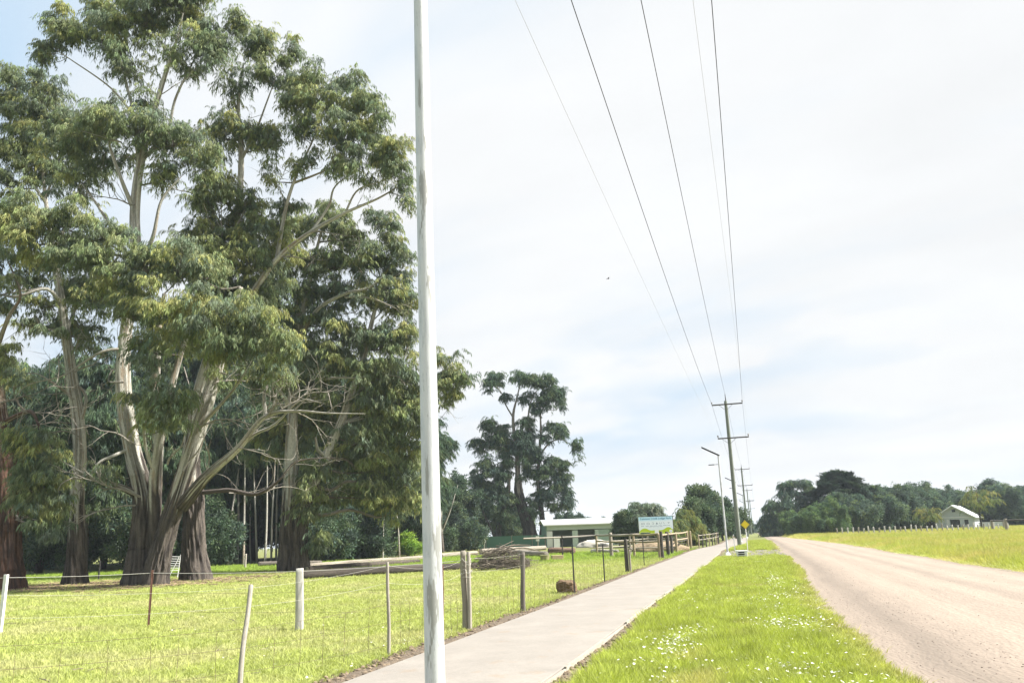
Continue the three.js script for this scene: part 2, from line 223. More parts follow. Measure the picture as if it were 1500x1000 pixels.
const TREE_SHAPES = {
  main: { stems: [[[-28.79,-0.25,-32.94,1.0],[-28.84,1.87,-32.92,0.72],[-28.91,4.01,-32.9,0.62],[-29.71,6.92,-32.67,0.5],[-30.37,10.11,-32.48,0.46],[-30.44,13.41,-32.46,0.4],[-30.19,15.86,-32.53,0.36],[-30.56,19.6,-32.43,0.33],[-30.47,22.66,-32.45,0.28],[-29.82,26.66,-32.64,0.17],[-29.09,30.17,-32.85,0.1],[-28.83,31.98,-32.93,0.05]],[[-27.63,-0.25,-32.55,0.8],[-27.28,2.08,-32.65,0.6],[-26.62,4.65,-32.73,0.52],[-25.76,7.51,-32.77,0.45],[-25.14,10.26,-32.95,0.38],[-24.36,13.01,-32.87,0.28],[-23.85,14.57,-32.81,0.16]],[[-27.99,1.46,-32.81,0.3],[-28.07,4.3,-32.78,0.36],[-28.04,7.15,-32.63,0.3],[-28.38,9.94,-32.54,0.26],[-28.09,12.69,-32.1,0.2],[-27.95,14.51,-32.14,0.12]],[[-27.7,1.84,-32.52,0.24],[-27.74,5.08,-32.31,0.3],[-27.07,8.34,-31.88,0.24],[-26.59,10.39,-32.01,0.18],[-25.81,12.7,-31.72,0.1]],[[-26.49,3.67,-32.77,0.42],[-24.96,4.94,-32.38,0.3],[-23.08,6.28,-32.3,0.22],[-21.72,7.65,-32.28,0.14],[-20.19,7.8,-32.3,0.08],[-18.64,7.64,-32.75,0.05],[-16.94,7.55,-33.24,0.02]],[[-23.02,6.38,-32.32,0.15],[-22.08,6.69,-32.17,0.1],[-21.22,7.44,-32.21,0.08],[-19.9,8.34,-32.39,0.05],[-18.96,8.14,-32.66,0.025]],[[-21.72,7.65,-32.28,0.12],[-21.76,9.01,-32.47,0.09],[-21.26,9.35,-32.72,0.05],[-20.31,9.45,-33.0,0.03]],[[-29.03,4.25,-32.87,0.26],[-29.73,4.78,-32.04,0.18],[-30.31,5.18,-31.56,0.12],[-31.33,5.52,-30.95,0.06],[-32.02,6.12,-30.55,0.03]],[[-29.62,6.74,-32.7,0.12],[-29.79,6.43,-31.82,0.1],[-30.23,5.83,-31.48,0.08],[-30.73,5.3,-31.13,0.05],[-31.85,5.21,-30.7,0.03]],[[-30.42,11.93,-32.47,0.1],[-30.9,11.58,-31.49,0.08],[-31.62,11.03,-30.77,0.06],[-32.03,10.05,-30.33,0.04],[-33.49,9.48,-29.7,0.03],[-34.05,8.86,-29.33,0.015]],[[-30.19,15.86,-32.53,0.2],[-31.54,17.84,-32.66,0.14],[-33.06,20.12,-32.74,0.09],[-34.49,21.93,-32.54,0.05]],[[-30.56,19.6,-32.43,0.18],[-31.02,21.16,-31.67,0.12],[-31.6,23.33,-31.29,0.08],[-30.91,23.4,-31.28,0.05],[-32.6,23.78,-30.38,0.03]],[[-30.47,22.66,-32.45,0.18],[-29.81,24.85,-33.27,0.12],[-29.48,26.69,-33.57,0.09],[-28.7,29.7,-34.01,0.05]],[[-30.51,22.25,-32.44,0.16],[-31.45,25.72,-32.69,0.11],[-31.97,28.44,-32.64,0.07],[-32.78,30.88,-32.62,0.04]],[[-31.45,25.72,-32.69,0.09],[-32.57,27.43,-31.85,0.06],[-34.23,28.56,-30.95,0.04],[-35.28,29.48,-30.44,0.025]],[[-30.32,14.53,-32.49,0.22],[-28.59,14.91,-31.95,0.15],[-27.44,15.59,-31.66,0.1],[-25.68,15.94,-31.75,0.05]],[[-30.17,16.05,-32.54,0.2],[-29.04,17.57,-31.83,0.13],[-28.48,19.49,-31.99,0.09],[-27.5,20.86,-32.06,0.05]],[[-25.76,7.51,-32.77,0.14],[-24.4,8.54,-32.33,0.1],[-23.11,9.4,-32.08,0.07],[-22.35,10.68,-32.09,0.04]],[[-27.64,5.39,-32.02,0.14],[-27.66,6.65,-31.39,0.1],[-27.21,7.91,-31.1,0.06],[-26.61,8.52,-31.07,0.03]]],
    pads: [[-35.19,31.24,-31.09,1.49,1.07,1],[-33.24,30.71,-31.65,2.2,1.42,1],[-31.23,32.08,-32.75,1.87,1.37,1],[-29.08,32.63,-33.9,1.89,1.31,1],[-27.95,30.12,-34.22,1.53,1.82,1],[-29.15,29.37,-32.83,1.42,1.42,0.6],[-31.94,28.86,-32.03,1.63,1.07,0.6],[-35.81,28.89,-30.28,0.59,0.98,0.7],[-35.09,29.81,-30.59,0.63,0.63,1],[-30.6,33.68,-32.41,2.49,1.07,1],[-34.27,33.66,-32.39,1.82,1.09,1],[-28.38,34.12,-34.1,1.46,1.09,1],[-26.8,32.05,-35.07,0.81,1.11,1],[-31.87,24.14,-31.0,2.01,1.04,1],[-34.68,24.29,-31.23,1.78,1.07,1],[-30.22,24.1,-31.69,1.67,0.97,1],[-28.41,23.56,-32.53,1.47,1.12,1],[-27.41,22.54,-33.34,1.42,1.07,1],[-29.17,21.78,-32.83,1.24,0.92,0.7],[-30.61,26.26,-32.41,1.07,0.85,0.5],[-33.45,18.37,-28.47,1.71,0.98,1],[-31.58,17.82,-29.01,1.58,0.98,1],[-30.11,17.4,-29.95,1.5,0.93,1],[-32.97,16.95,-28.61,1.97,0.85,1],[-30.9,15.97,-29.2,1.64,0.92,1],[-29.08,15.72,-29.73,1.48,0.98,1],[-27.44,15.48,-30.21,1.58,1.18,1],[-25.79,15.23,-30.68,1.48,1.25,1],[-24.63,14.83,-31.02,0.98,1.12,1],[-28.43,13.19,-30.44,1.16,1.13,0.8],[-25.41,12.65,-29.75,1.76,1.15,1],[-23.23,12.67,-30.38,1.92,1.09,1],[-21.64,12.0,-30.84,1.53,1.21,1],[-20.63,11.01,-31.34,1.03,1.16,1],[-24.08,11.26,-30.14,1.76,0.96,1],[-22.45,10.79,-31.03,1.61,0.9,0.7],[-27.12,11.28,-30.3,1.18,0.85,0.8],[-26.24,8.49,-30.03,1.23,0.91,1],[-25.2,8.34,-30.65,1.24,0.85,0.8],[-25.91,7.4,-30.44,1.18,0.65,0.8],[-24.34,10.23,-33.18,1.18,0.69,0.5],[-20.56,9.36,-32.2,0.98,0.59,0.35],[-29.88,5.48,-31.58,1.04,0.69,0.3],[-22.1,10.12,-32.79,1.15,0.88,0.7],[-29.35,14.94,-31.74,1.25,0.83,0.7],[-32.63,15.3,-32.87,1.31,0.95,0.6],[-26.68,12.64,-35.63,2.24,1.12,0.8],[-29.26,13.51,-34.88,2.24,1.12,0.8],[-35.99,29.16,-30.23,0.49,0.56,1],[-34.14,23.59,-33.47,2.24,0.97,0.6],[-35.55,22.15,-33.58,2.08,0.83,0.4]], sticks: [[-24.8,4.92,-32.17,0.87,0.43,-0.25,3,0.05],[-23.0,6.26,-32.18,0.47,0.87,-0.14,3.2,0.06],[-21.63,7.56,-32.15,0.4,0.91,-0.12,2.6,0.05],[-21.63,7.63,-32.15,0.95,0.17,-0.27,3.4,0.05],[-20.17,7.79,-32.27,0.77,0.59,-0.22,2.4,0.04],[-20.17,7.79,-32.27,0.91,-0.32,-0.26,2.2,0.035],[-18.62,7.67,-32.71,0.89,0.39,-0.26,1.8,0.03],[-22.93,6.25,-32.09,0.95,-0.13,-0.28,2.4,0.04],[-24.8,4.92,-32.17,0.13,0.99,-0.04,2.6,0.05],[-28.71,4.22,-32.5,-0.91,0.31,0.26,3.2,0.07],[-29.63,4.76,-31.92,-0.95,-0.16,0.27,2.4,0.05],[-28.94,3.83,-32.54,-0.9,-0.35,0.26,2.6,0.05],[-29.3,6.85,-32.23,-0.85,0.46,0.25,3,0.05],[-27.51,5.38,-32.01,-0.26,0.96,0.07,2.4,0.06],[-26.99,5.69,-32.16,0.3,0.95,-0.09,2.6,0.06],[-26.24,5.34,-32.38,0.53,0.84,-0.15,2.4,0.05],[-25.47,7.45,-32.4,0.83,0.51,-0.24,3.2,0.06],[-24.69,9.6,-32.42,0.93,0.26,-0.27,3.2,0.05],[-29.88,9.97,-31.95,-0.95,0.13,0.28,3.4,0.05],[-31.29,5.52,-30.92,-0.94,0.22,0.27,2,0.03],[-29.71,15.82,-32.0,0.81,0.53,-0.24,3,0.05],[-30.09,19.71,-31.89,-0.88,0.41,0.25,3,0.05],[-30.44,22.64,-32.42,0.71,0.67,-0.21,3,0.05],[-30.44,22.64,-32.42,-0.8,0.55,0.23,2.6,0.04],[-29.79,26.64,-32.61,0.84,0.48,-0.24,2.4,0.035],[-29.79,26.64,-32.61,-0.76,0.61,0.22,2.4,0.035],[-27.92,14.5,-32.1,0.73,0.65,-0.21,2.6,0.04]] },
  back_twin: { stems: [[[-28.62,-0.25,-36.92,0.95],[-28.84,1.8,-36.86,0.75],[-28.97,3.96,-36.82,0.66],[-29.34,6.93,-36.71,0.55],[-29.46,10.08,-37.2,0.48],[-28.97,14.22,-37.86,0.4],[-28.6,18.57,-38.28,0.33],[-28.45,22.67,-38.53,0.26],[-28.49,25.93,-38.52,0.2],[-28.82,29.31,-38.42,0.13],[-28.65,32.03,-38.47,0.07]],[[-28.8,4.61,-36.87,0.16],[-26.56,4.49,-36.48,0.13],[-24.57,4.4,-36.63,0.11],[-23.67,4.96,-36.79,0.09],[-22.94,5.83,-37.0,0.07],[-21.9,6.23,-37.3,0.045],[-20.92,6.12,-37.59,0.02]],[[-28.97,14.22,-37.86,0.3],[-27.05,15.65,-37.79,0.26],[-25.19,17.97,-37.91,0.22],[-23.14,19.49,-38.19,0.17],[-21.08,20.49,-38.48,0.12],[-19.07,21.28,-38.85,0.08],[-17.83,21.92,-39.0,0.04]],[[-25.19,17.97,-37.91,0.16],[-24.81,21.42,-38.02,0.13],[-24.01,23.61,-38.25,0.1],[-23.35,25.64,-38.45,0.07],[-22.72,27.7,-38.63,0.04]],[[-24.38,22.82,-38.15,0.1],[-22.82,23.57,-38.6,0.07],[-21.64,24.2,-38.94,0.04],[-20.46,25.06,-39.28,0.025]],[[-23.14,19.49,-38.19,0.12],[-22.46,21.24,-38.49,0.09],[-22.14,22.55,-38.59,0.06],[-20.74,23.39,-38.99,0.03]],[[-21.08,20.49,-38.48,0.08],[-20.13,21.63,-38.75,0.06],[-18.93,22.41,-38.99,0.03]],[[-28.45,25.22,-38.53,0.12],[-27.51,27.21,-38.59,0.09],[-26.7,29.04,-38.72,0.06],[-26.3,30.93,-38.74,0.03]],[[-28.52,21.27,-38.41,0.12],[-28.75,22.19,-37.3,0.09],[-29.15,23.37,-36.77,0.06],[-29.63,24.74,-36.63,0.03]],[[-28.6,18.57,-38.28,0.14],[-29.12,19.56,-37.19,0.1],[-29.13,21.59,-36.77,0.07],[-28.79,22.46,-36.87,0.04]],[[-28.77,28.33,-38.44,0.08],[-29.46,30.32,-38.24,0.05],[-29.99,32.33,-38.09,0.03]]],
    pads: [[-26.74,32.97,-38.5,1.59,1.03,1],[-25.46,32.72,-38.88,0.95,0.95,1],[-28.13,33.67,-38.62,1.05,0.97,1],[-27.07,30.8,-38.41,1.59,1.19,0.55],[-29.23,30.06,-38.3,1.61,1.37,0.4],[-25.59,30.34,-38.84,1.19,1.03,0.6],[-28.37,27.32,-38.03,1.59,0.72,1],[-29.59,26.89,-37.68,1.51,0.88,1],[-27.31,26.56,-38.34,1.03,0.88,1],[-23.58,29.73,-38.38,1.56,0.86,1],[-21.74,29.56,-38.91,1.4,0.7,1],[-24.56,28.25,-38.1,1.09,1.01,1],[-22.67,27.88,-38.12,1.54,1.08,1],[-20.66,27.7,-38.7,1.61,1.08,1],[-23.89,26.12,-38.29,1.32,1.01,0.8],[-19.5,25.74,-38.73,1.37,1.22,1],[-21.28,25.81,-38.21,1.76,1.07,1],[-18.42,23.88,-38.83,1.22,0.99,1],[-19.58,23.62,-38.49,1.67,0.99,1],[-17.83,22.36,-39.0,0.91,0.99,1],[-17.37,21.34,-39.13,0.49,0.68,0.8],[-24.02,24.07,-38.25,1.01,0.86,0.5],[-21.78,23.73,-38.38,1.38,0.77,0.7],[-25.97,26.01,-38.21,0.94,1.18,0.6],[-29.12,21.59,-36.26,1.61,1.0,1],[-28.34,22.89,-37.0,1.4,0.86,1],[-27.58,21.87,-38.05,1.43,1.19,0.7],[-29.73,19.86,-36.6,1.48,0.93,1],[-27.96,19.81,-37.74,1.58,1.1,1],[-25.85,20.15,-37.72,1.48,1.17,0.8],[-28.49,18.53,-36.96,1.56,1.01,1],[-26.33,17.8,-37.58,1.79,1.17,1],[-24.61,21.63,-38.6,1.34,0.79,0.6],[-28.24,16.72,-38.07,1.59,0.95,1],[-29.7,16.07,-38.17,1.61,0.97,1],[-27.73,20.38,-38.74,1.61,1.13,0.7],[-25.4,19.21,-38.89,1.43,1.03,0.8],[-30.2,17.82,-38.02,1.61,1.05,1],[-26.96,16.4,-38.96,1.61,1.05,1],[-28.55,14.46,-39.02,1.63,0.98,1],[-26.17,23.72,-38.67,1.19,0.88,0.4],[-29.92,25.49,-37.59,1.19,0.88,0.5]], sticks: [[-28.77,21.39,-36.44,-0.5,0.86,0.14,3,0.06],[-28.08,19.42,-36.64,0.3,0.95,-0.09,3,0.06],[-28.16,18.29,-36.41,-0.31,0.95,0.09,2.6,0.05],[-27.6,20.21,-37.2,0.56,0.81,-0.16,3,0.05],[-26.42,4.47,-36.29,0.91,-0.31,-0.26,2.2,0.04],[-24.5,4.39,-36.53,0.83,0.5,-0.24,2.4,0.04],[-22.87,5.82,-36.9,0.54,0.82,-0.16,2.2,0.03],[-22.87,5.82,-36.9,0.95,-0.13,-0.28,2,0.03],[-25.17,17.96,-37.9,0.89,0.37,-0.26,3,0.05],[-23.08,19.44,-38.09,0.92,0.27,-0.27,3,0.05],[-21.07,20.48,-38.46,0.86,0.45,-0.25,2.6,0.04],[-24.79,21.41,-38.01,-0.42,0.9,0.12,2.6,0.04],[-28.13,25.18,-38.08,0.55,0.82,-0.16,2.6,0.04],[-28.32,26.59,-38.03,-0.62,0.77,0.18,2.4,0.04],[-24.0,23.6,-38.24,0.73,0.65,-0.21,2.4,0.04]] },
  slender: { stems: [[[-34.93,-0.25,-35.27,0.8],[-35.06,1.66,-35.24,0.56],[-35.27,4.19,-35.17,0.46],[-35.41,7.17,-35.13,0.42],[-35.79,9.48,-35.03,0.39],[-36.28,11.46,-34.88,0.36],[-36.74,13.48,-34.75,0.33],[-37.38,16.39,-34.56,0.27],[-38.15,19.39,-34.34,0.2],[-38.87,22.49,-34.13,0.13],[-39.41,25.22,-33.98,0.07]],[[-35.54,8.51,-35.1,0.14],[-35.41,10.25,-35.13,0.1],[-36.03,11.22,-34.96,0.06],[-36.47,11.87,-34.83,0.03]],[[-37.24,15.76,-34.61,0.16],[-37.62,16.5,-33.45,0.12],[-38.29,15.59,-32.84,0.08],[-39.26,15.89,-32.35,0.05]],[[-36.86,13.89,-34.71,0.13],[-36.98,16.68,-35.72,0.1],[-36.23,18.08,-36.35,0.06],[-36.96,19.94,-36.35,0.03]],[[-38.03,18.96,-34.38,0.14],[-37.84,21.53,-35.47,0.1],[-38.04,24.47,-35.83,0.07],[-38.73,26.43,-35.74,0.04]],[[-38.75,22.04,-34.17,0.12],[-40.11,24.34,-33.77,0.08],[-40.98,26.67,-33.52,0.05],[-41.66,29.04,-33.32,0.03]],[[-38.87,22.49,-34.13,0.1],[-38.72,25.5,-34.8,0.07],[-39.3,27.5,-34.84,0.04]],[[-35.99,10.07,-34.97,0.1],[-36.45,10.92,-34.0,0.07],[-37.55,11.45,-33.16,0.04],[-38.3,10.84,-32.63,0.02]]],
    pads: [[-41.43,30.57,-33.39,1.72,0.78,1],[-39.72,30.02,-33.89,1.56,0.78,1],[-42.07,29.06,-33.21,1.56,0.86,1],[-39.55,28.57,-33.42,1.39,0.77,1],[-38.95,28.51,-34.63,1.5,0.87,1],[-40.39,27.07,-33.17,1.54,1.0,1],[-39.17,26.63,-34.57,1.74,1.11,1],[-40.58,25.24,-33.12,1.7,1.08,1],[-37.54,26.83,-35.56,1.6,1.2,1],[-39.33,24.53,-34.0,1.72,1.02,1],[-38.18,24.98,-35.37,1.6,0.96,0.8],[-40.76,23.45,-33.06,1.39,0.93,1],[-36.9,28.96,-35.74,1.2,0.64,1],[-42.1,21.45,-34.76,1.62,0.97,1],[-39.71,17.32,-33.89,1.41,1.02,0.5],[-38.41,16.01,-34.27,1.33,1.02,0.55],[-37.41,17.13,-35.6,1.52,1.2,0.6],[-36.15,16.22,-35.96,1.36,1.36,0.7],[-37.68,14.54,-34.48,1.41,0.94,0.6],[-36.34,14.13,-35.9,1.44,1.04,0.7],[-39.42,14.81,-33.97,1.17,0.78,0.4],[-39.3,18.54,-34.53,1.58,0.87,0.6],[-36.31,18.11,-36.43,1.21,1.05,0.7]], sticks: [[-35.01,5.62,-34.74,0.93,0.26,-0.27,2.4,0.04],[-35.09,7.86,-34.72,-0.89,0.39,0.26,2.4,0.04],[-35.34,9.92,-34.33,-0.94,0.23,0.27,3.6,0.05],[-36.28,11.46,-34.89,0.82,0.52,-0.24,3,0.05],[-36.75,13.49,-34.76,-0.85,0.46,0.25,3,0.05],[-38.16,19.39,-34.35,0.72,0.67,-0.21,3,0.05],[-37.63,16.5,-33.46,-0.92,-0.28,0.27,3,0.05],[-38.15,18.85,-32.27,-0.96,0.04,0.28,3,0.06],[-37.61,19.04,-32.42,-0.96,-0.07,0.28,2.6,0.05],[-35.17,3.44,-34.17,-0.93,-0.26,0.27,2.6,0.05],[-35.59,4.17,-34.05,-0.87,-0.43,0.25,2,0.04]] },
  red_bark: { stems: [[[-35.08,-0.25,-31.22,1.05],[-35.23,1.77,-31.18,0.78],[-35.5,4.08,-31.1,0.68],[-36.02,6.81,-30.95,0.6],[-36.59,9.29,-30.78,0.52],[-37.2,12.57,-30.61,0.44],[-37.8,16.38,-30.43,0.36],[-38.51,20.36,-30.23,0.26],[-39.4,24.53,-29.97,0.14]],[[-34.59,3.38,-30.84,0.12],[-34.12,4.0,-30.56,0.1],[-33.85,5.29,-30.33,0.06],[-33.31,6.16,-30.07,0.04]],[[-36.26,8.21,-30.88,0.16],[-34.51,8.7,-30.34,0.12],[-33.28,8.23,-30.07,0.08],[-32.44,7.15,-29.9,0.05]],[[-37.04,11.83,-30.65,0.16],[-35.76,13.42,-30.19,0.12],[-35.2,14.82,-30.14,0.08],[-36.11,16.73,-29.88,0.04]]],
    pads: [[-33.09,6.53,-29.92,1.02,0.88,1],[-32.22,5.84,-30.17,0.95,1.02,1],[-33.26,5.23,-29.87,0.95,1.16,1],[-32.35,4.71,-30.14,1.02,1.09,1],[-31.84,5.19,-30.49,0.75,0.89,0.8],[-32.93,3.77,-29.97,0.82,0.88,0.8],[-31.99,3.59,-30.45,0.82,0.82,0.8],[-33.91,7.26,-30.0,0.89,0.68,1],[-38.41,19.55,-30.26,1.78,1.42,1],[-36.39,16.18,-29.8,1.25,0.83,0.7],[-37.95,14.47,-30.39,1.42,1.28,1],[-35.5,11.55,-30.06,1.18,0.83,0.6],[-35.0,10.11,-30.2,1.04,0.76,0.5]], sticks: [[-34.37,4.01,-30.55,0.66,0.73,-0.19,2.2,0.05],[-35.34,7.38,-30.27,0.93,0.27,-0.27,3.4,0.06],[-35.68,9.12,-30.17,0.86,0.45,-0.25,3,0.05],[-34.47,8.7,-30.31,0.94,-0.23,-0.27,2.6,0.04]] },
  leaning: { stems: [[[-28.78,-0.24,-46.21,1.0],[-28.88,1.63,-46.18,0.8],[-28.91,3.79,-46.17,0.68],[-28.91,6.45,-46.17,0.58],[-28.93,9.63,-46.17,0.48],[-28.87,13.38,-46.18,0.4],[-28.62,16.77,-46.26,0.32],[-28.03,20.24,-46.43,0.22],[-27.41,23.31,-46.6,0.12]],[[-27.79,-0.24,-45.97,0.75],[-27.9,2.03,-45.94,0.56],[-27.67,4.39,-46.01,0.5],[-26.74,6.56,-46.28,0.44],[-25.63,9.21,-46.6,0.38],[-24.88,11.49,-46.82,0.32],[-24.16,13.82,-47.02,0.26],[-23.61,16.44,-47.19,0.18],[-22.95,19.38,-47.38,0.1]],[[-26.41,7.12,-46.37,0.2],[-26.61,7.84,-45.8,0.14],[-26.72,8.48,-45.45,0.08]],[[-24.88,11.49,-46.82,0.2],[-23.35,12.13,-47.26,0.15],[-21.76,13.47,-47.62,0.1],[-21.09,14.87,-47.81,0.05]],[[-28.75,15.3,-46.22,0.22],[-26.75,17.15,-45.76,0.18],[-24.9,17.88,-45.67,0.14],[-23.17,18.41,-45.75,0.09],[-22.29,19.11,-46.01,0.05]],[[-24.9,17.88,-45.67,0.1],[-22.94,17.44,-45.82,0.07],[-21.31,16.75,-46.08,0.04]],[[-25.51,9.44,-46.64,0.18],[-23.11,10.34,-47.85,0.14],[-21.34,11.12,-48.36,0.1],[-19.56,11.62,-48.88,0.07],[-18.43,12.42,-49.2,0.04]],[[-21.34,11.12,-48.36,0.08],[-20.24,9.77,-48.68,0.06],[-19.58,9.29,-48.87,0.03]],[[-28.87,10.55,-46.18,0.18],[-29.99,12.38,-45.34,0.12],[-30.55,14.23,-44.86,0.08],[-30.74,16.1,-44.6,0.04]],[[-26.63,12.35,-45.79,0.14],[-25.46,12.37,-45.5,0.1],[-23.96,12.2,-45.52,0.05],[-23.32,12.22,-45.71,0.02]],[[-28.62,16.77,-46.26,0.14],[-30.42,19.51,-46.36,0.1],[-31.09,21.66,-46.37,0.06]]],
    pads: [[-29.31,23.9,-46.06,1.69,1.03,1],[-27.44,24.36,-46.6,1.88,1.03,1],[-25.77,22.98,-47.08,1.69,1.03,1],[-22.97,23.71,-47.37,1.12,1.12,0.8],[-22.23,22.1,-47.48,1.11,1.21,0.8],[-21.54,20.55,-47.68,1.02,1.11,0.8],[-23.87,20.67,-47.11,1.86,1.21,1],[-26.43,20.95,-46.89,1.97,1.22,1],[-29.04,21.74,-46.65,1.89,1.23,1],[-30.83,19.5,-46.14,1.89,1.33,1],[-22.22,18.57,-47.48,1.48,1.3,1],[-21.31,17.31,-47.75,1.02,1.21,1],[-23.39,17.76,-46.73,1.56,1.1,0.7],[-25.68,18.74,-46.59,1.86,1.12,0.7],[-28.22,18.74,-46.37,1.88,1.22,1],[-29.81,16.95,-46.43,1.71,1.23,1],[-27.25,16.71,-46.65,1.88,1.13,1],[-24.8,15.44,-46.53,1.85,1.2,1],[-22.79,14.89,-47.11,1.66,1.11,1],[-21.23,14.83,-47.56,1.11,1.11,1],[-28.54,14.33,-46.28,1.88,1.31,1],[-26.11,14.06,-46.15,1.76,1.11,1],[-23.22,12.77,-46.99,1.85,1.29,1],[-21.45,12.47,-47.5,1.29,1.29,1],[-29.21,12.54,-46.61,1.42,1.14,1],[-26.72,11.74,-45.97,1.57,1.02,0.8],[-23.73,10.74,-47.05,1.67,1.11,1],[-22.02,10.23,-47.65,1.49,1.3,1],[-20.92,11.11,-47.96,0.65,0.93,1],[-20.92,8.82,-47.96,0.93,1.02,0.9],[-23.1,8.5,-47.85,1.78,1.03,1],[-24.86,8.56,-47.34,1.41,1.03,1],[-23.88,6.78,-48.46,1.91,1.24,1],[-26.1,7.32,-47.82,1.43,1.05,1],[-28.27,9.74,-47.4,1.63,1.05,1],[-30.29,9.81,-46.81,1.63,1.24,1],[-27.0,5.88,-45.89,1.11,1.57,0.9],[-27.15,3.71,-45.85,1.11,1.57,0.9],[-26.48,1.98,-46.04,0.74,0.92,0.7],[-22.41,5.86,-49.61,1.64,1.45,1],[-25.07,5.05,-48.84,1.93,1.25,1],[-23.28,4.09,-49.88,1.95,1.27,1],[-21.76,7.18,-49.28,1.05,1.15,1],[-27.87,10.74,-48.03,1.93,1.35,0.8],[-30.07,8.46,-47.4,1.93,1.35,0.8],[-26.5,10.22,-48.43,1.93,1.25,0.8],[-32.36,12.93,-47.26,1.95,1.36,0.8],[-29.54,11.85,-48.07,1.95,1.36,0.8],[-25.4,13.46,-48.23,1.91,1.24,0.8],[-23.11,11.92,-48.89,1.63,1.15,0.8],[-27.28,4.67,-48.2,1.45,1.16,0.7],[-32.49,9.13,-47.74,1.97,1.38,0.8],[-20.9,9.8,-48.49,0.75,0.94,1],[-18.87,13.25,-49.08,1.03,0.94,1],[-18.13,12.03,-49.29,0.75,1.03,1],[-19.11,11.83,-49.01,0.94,0.75,0.8],[-18.32,11.1,-49.23,0.56,0.47,0.8],[-19.54,13.99,-48.88,0.56,0.56,0.8]], sticks: [[-25.01,17.95,-45.86,0.9,0.36,-0.26,3.4,0.06],[-26.86,17.22,-45.94,0.96,0.07,-0.28,3.4,0.05],[-23.12,17.57,-46.19,0.95,-0.14,-0.28,3,0.04],[-25.69,9.23,-46.7,0.9,0.35,-0.26,3,0.05],[-24.94,11.51,-46.92,-0.93,0.23,0.27,3,0.05],[-27.73,4.4,-46.11,0.93,0.25,-0.27,2.6,0.05],[-23.16,10.36,-47.95,0.9,0.35,-0.26,3,0.05],[-21.51,11.19,-48.74,0.93,-0.23,-0.27,2.6,0.04],[-28.82,10.54,-46.11,-0.88,0.4,0.26,3,0.05],[-28.68,16.8,-46.35,-0.49,0.86,0.14,3,0.05],[-23.66,16.47,-47.29,0.68,0.71,-0.2,3,0.05]] },
  lone: { stems: [[[-29.47,0.2,-108.07,1.35],[-29.73,2.84,-107.99,1.1],[-30.38,5.17,-107.81,0.95],[-30.92,7.82,-107.65,0.8],[-31.0,10.86,-107.62,0.45],[-31.0,13.74,-107.62,0.4],[-31.35,17.16,-107.52,0.3],[-31.29,19.13,-107.54,0.24],[-30.64,21.6,-107.73,0.14],[-30.08,23.99,-107.89,0.08]],[[-28.32,0.2,-108.92,0.6],[-28.04,2.78,-109.0,0.5],[-28.18,6.04,-108.96,0.4],[-28.41,9.36,-108.89,0.34],[-28.07,13.2,-108.99,0.28],[-27.74,16.6,-109.09,0.2],[-27.62,19.57,-109.12,0.12],[-27.02,22.55,-109.3,0.06]],[[-30.94,7.25,-107.64,0.3],[-32.09,5.98,-107.31,0.25],[-32.57,8.06,-107.17,0.22],[-32.05,9.94,-107.32,0.2],[-32.3,10.9,-107.25,0.1]],[[-31.31,18.44,-107.53,0.16],[-32.19,20.46,-107.28,0.12],[-32.99,22.28,-107.05,0.08],[-34.0,23.53,-106.76,0.05]],[[-29.16,15.61,-108.16,0.2],[-29.2,19.55,-108.15,0.14],[-28.34,22.01,-108.39,0.09],[-26.57,23.46,-108.91,0.05]],[[-28.08,12.91,-108.99,0.18],[-26.61,14.6,-109.42,0.13],[-25.18,15.04,-109.83,0.08],[-23.17,13.99,-110.41,0.04]],[[-33.41,0.2,-105.89,0.55],[-33.52,2.97,-105.85,0.45],[-32.82,5.24,-106.06,0.36],[-32.01,8.0,-106.29,0.28],[-31.86,9.87,-106.33,0.18]],[[-33.56,0.19,-104.8,0.22],[-33.96,2.08,-104.69,0.18],[-35.14,4.84,-104.34,0.13],[-35.62,7.62,-104.21,0.08]]],
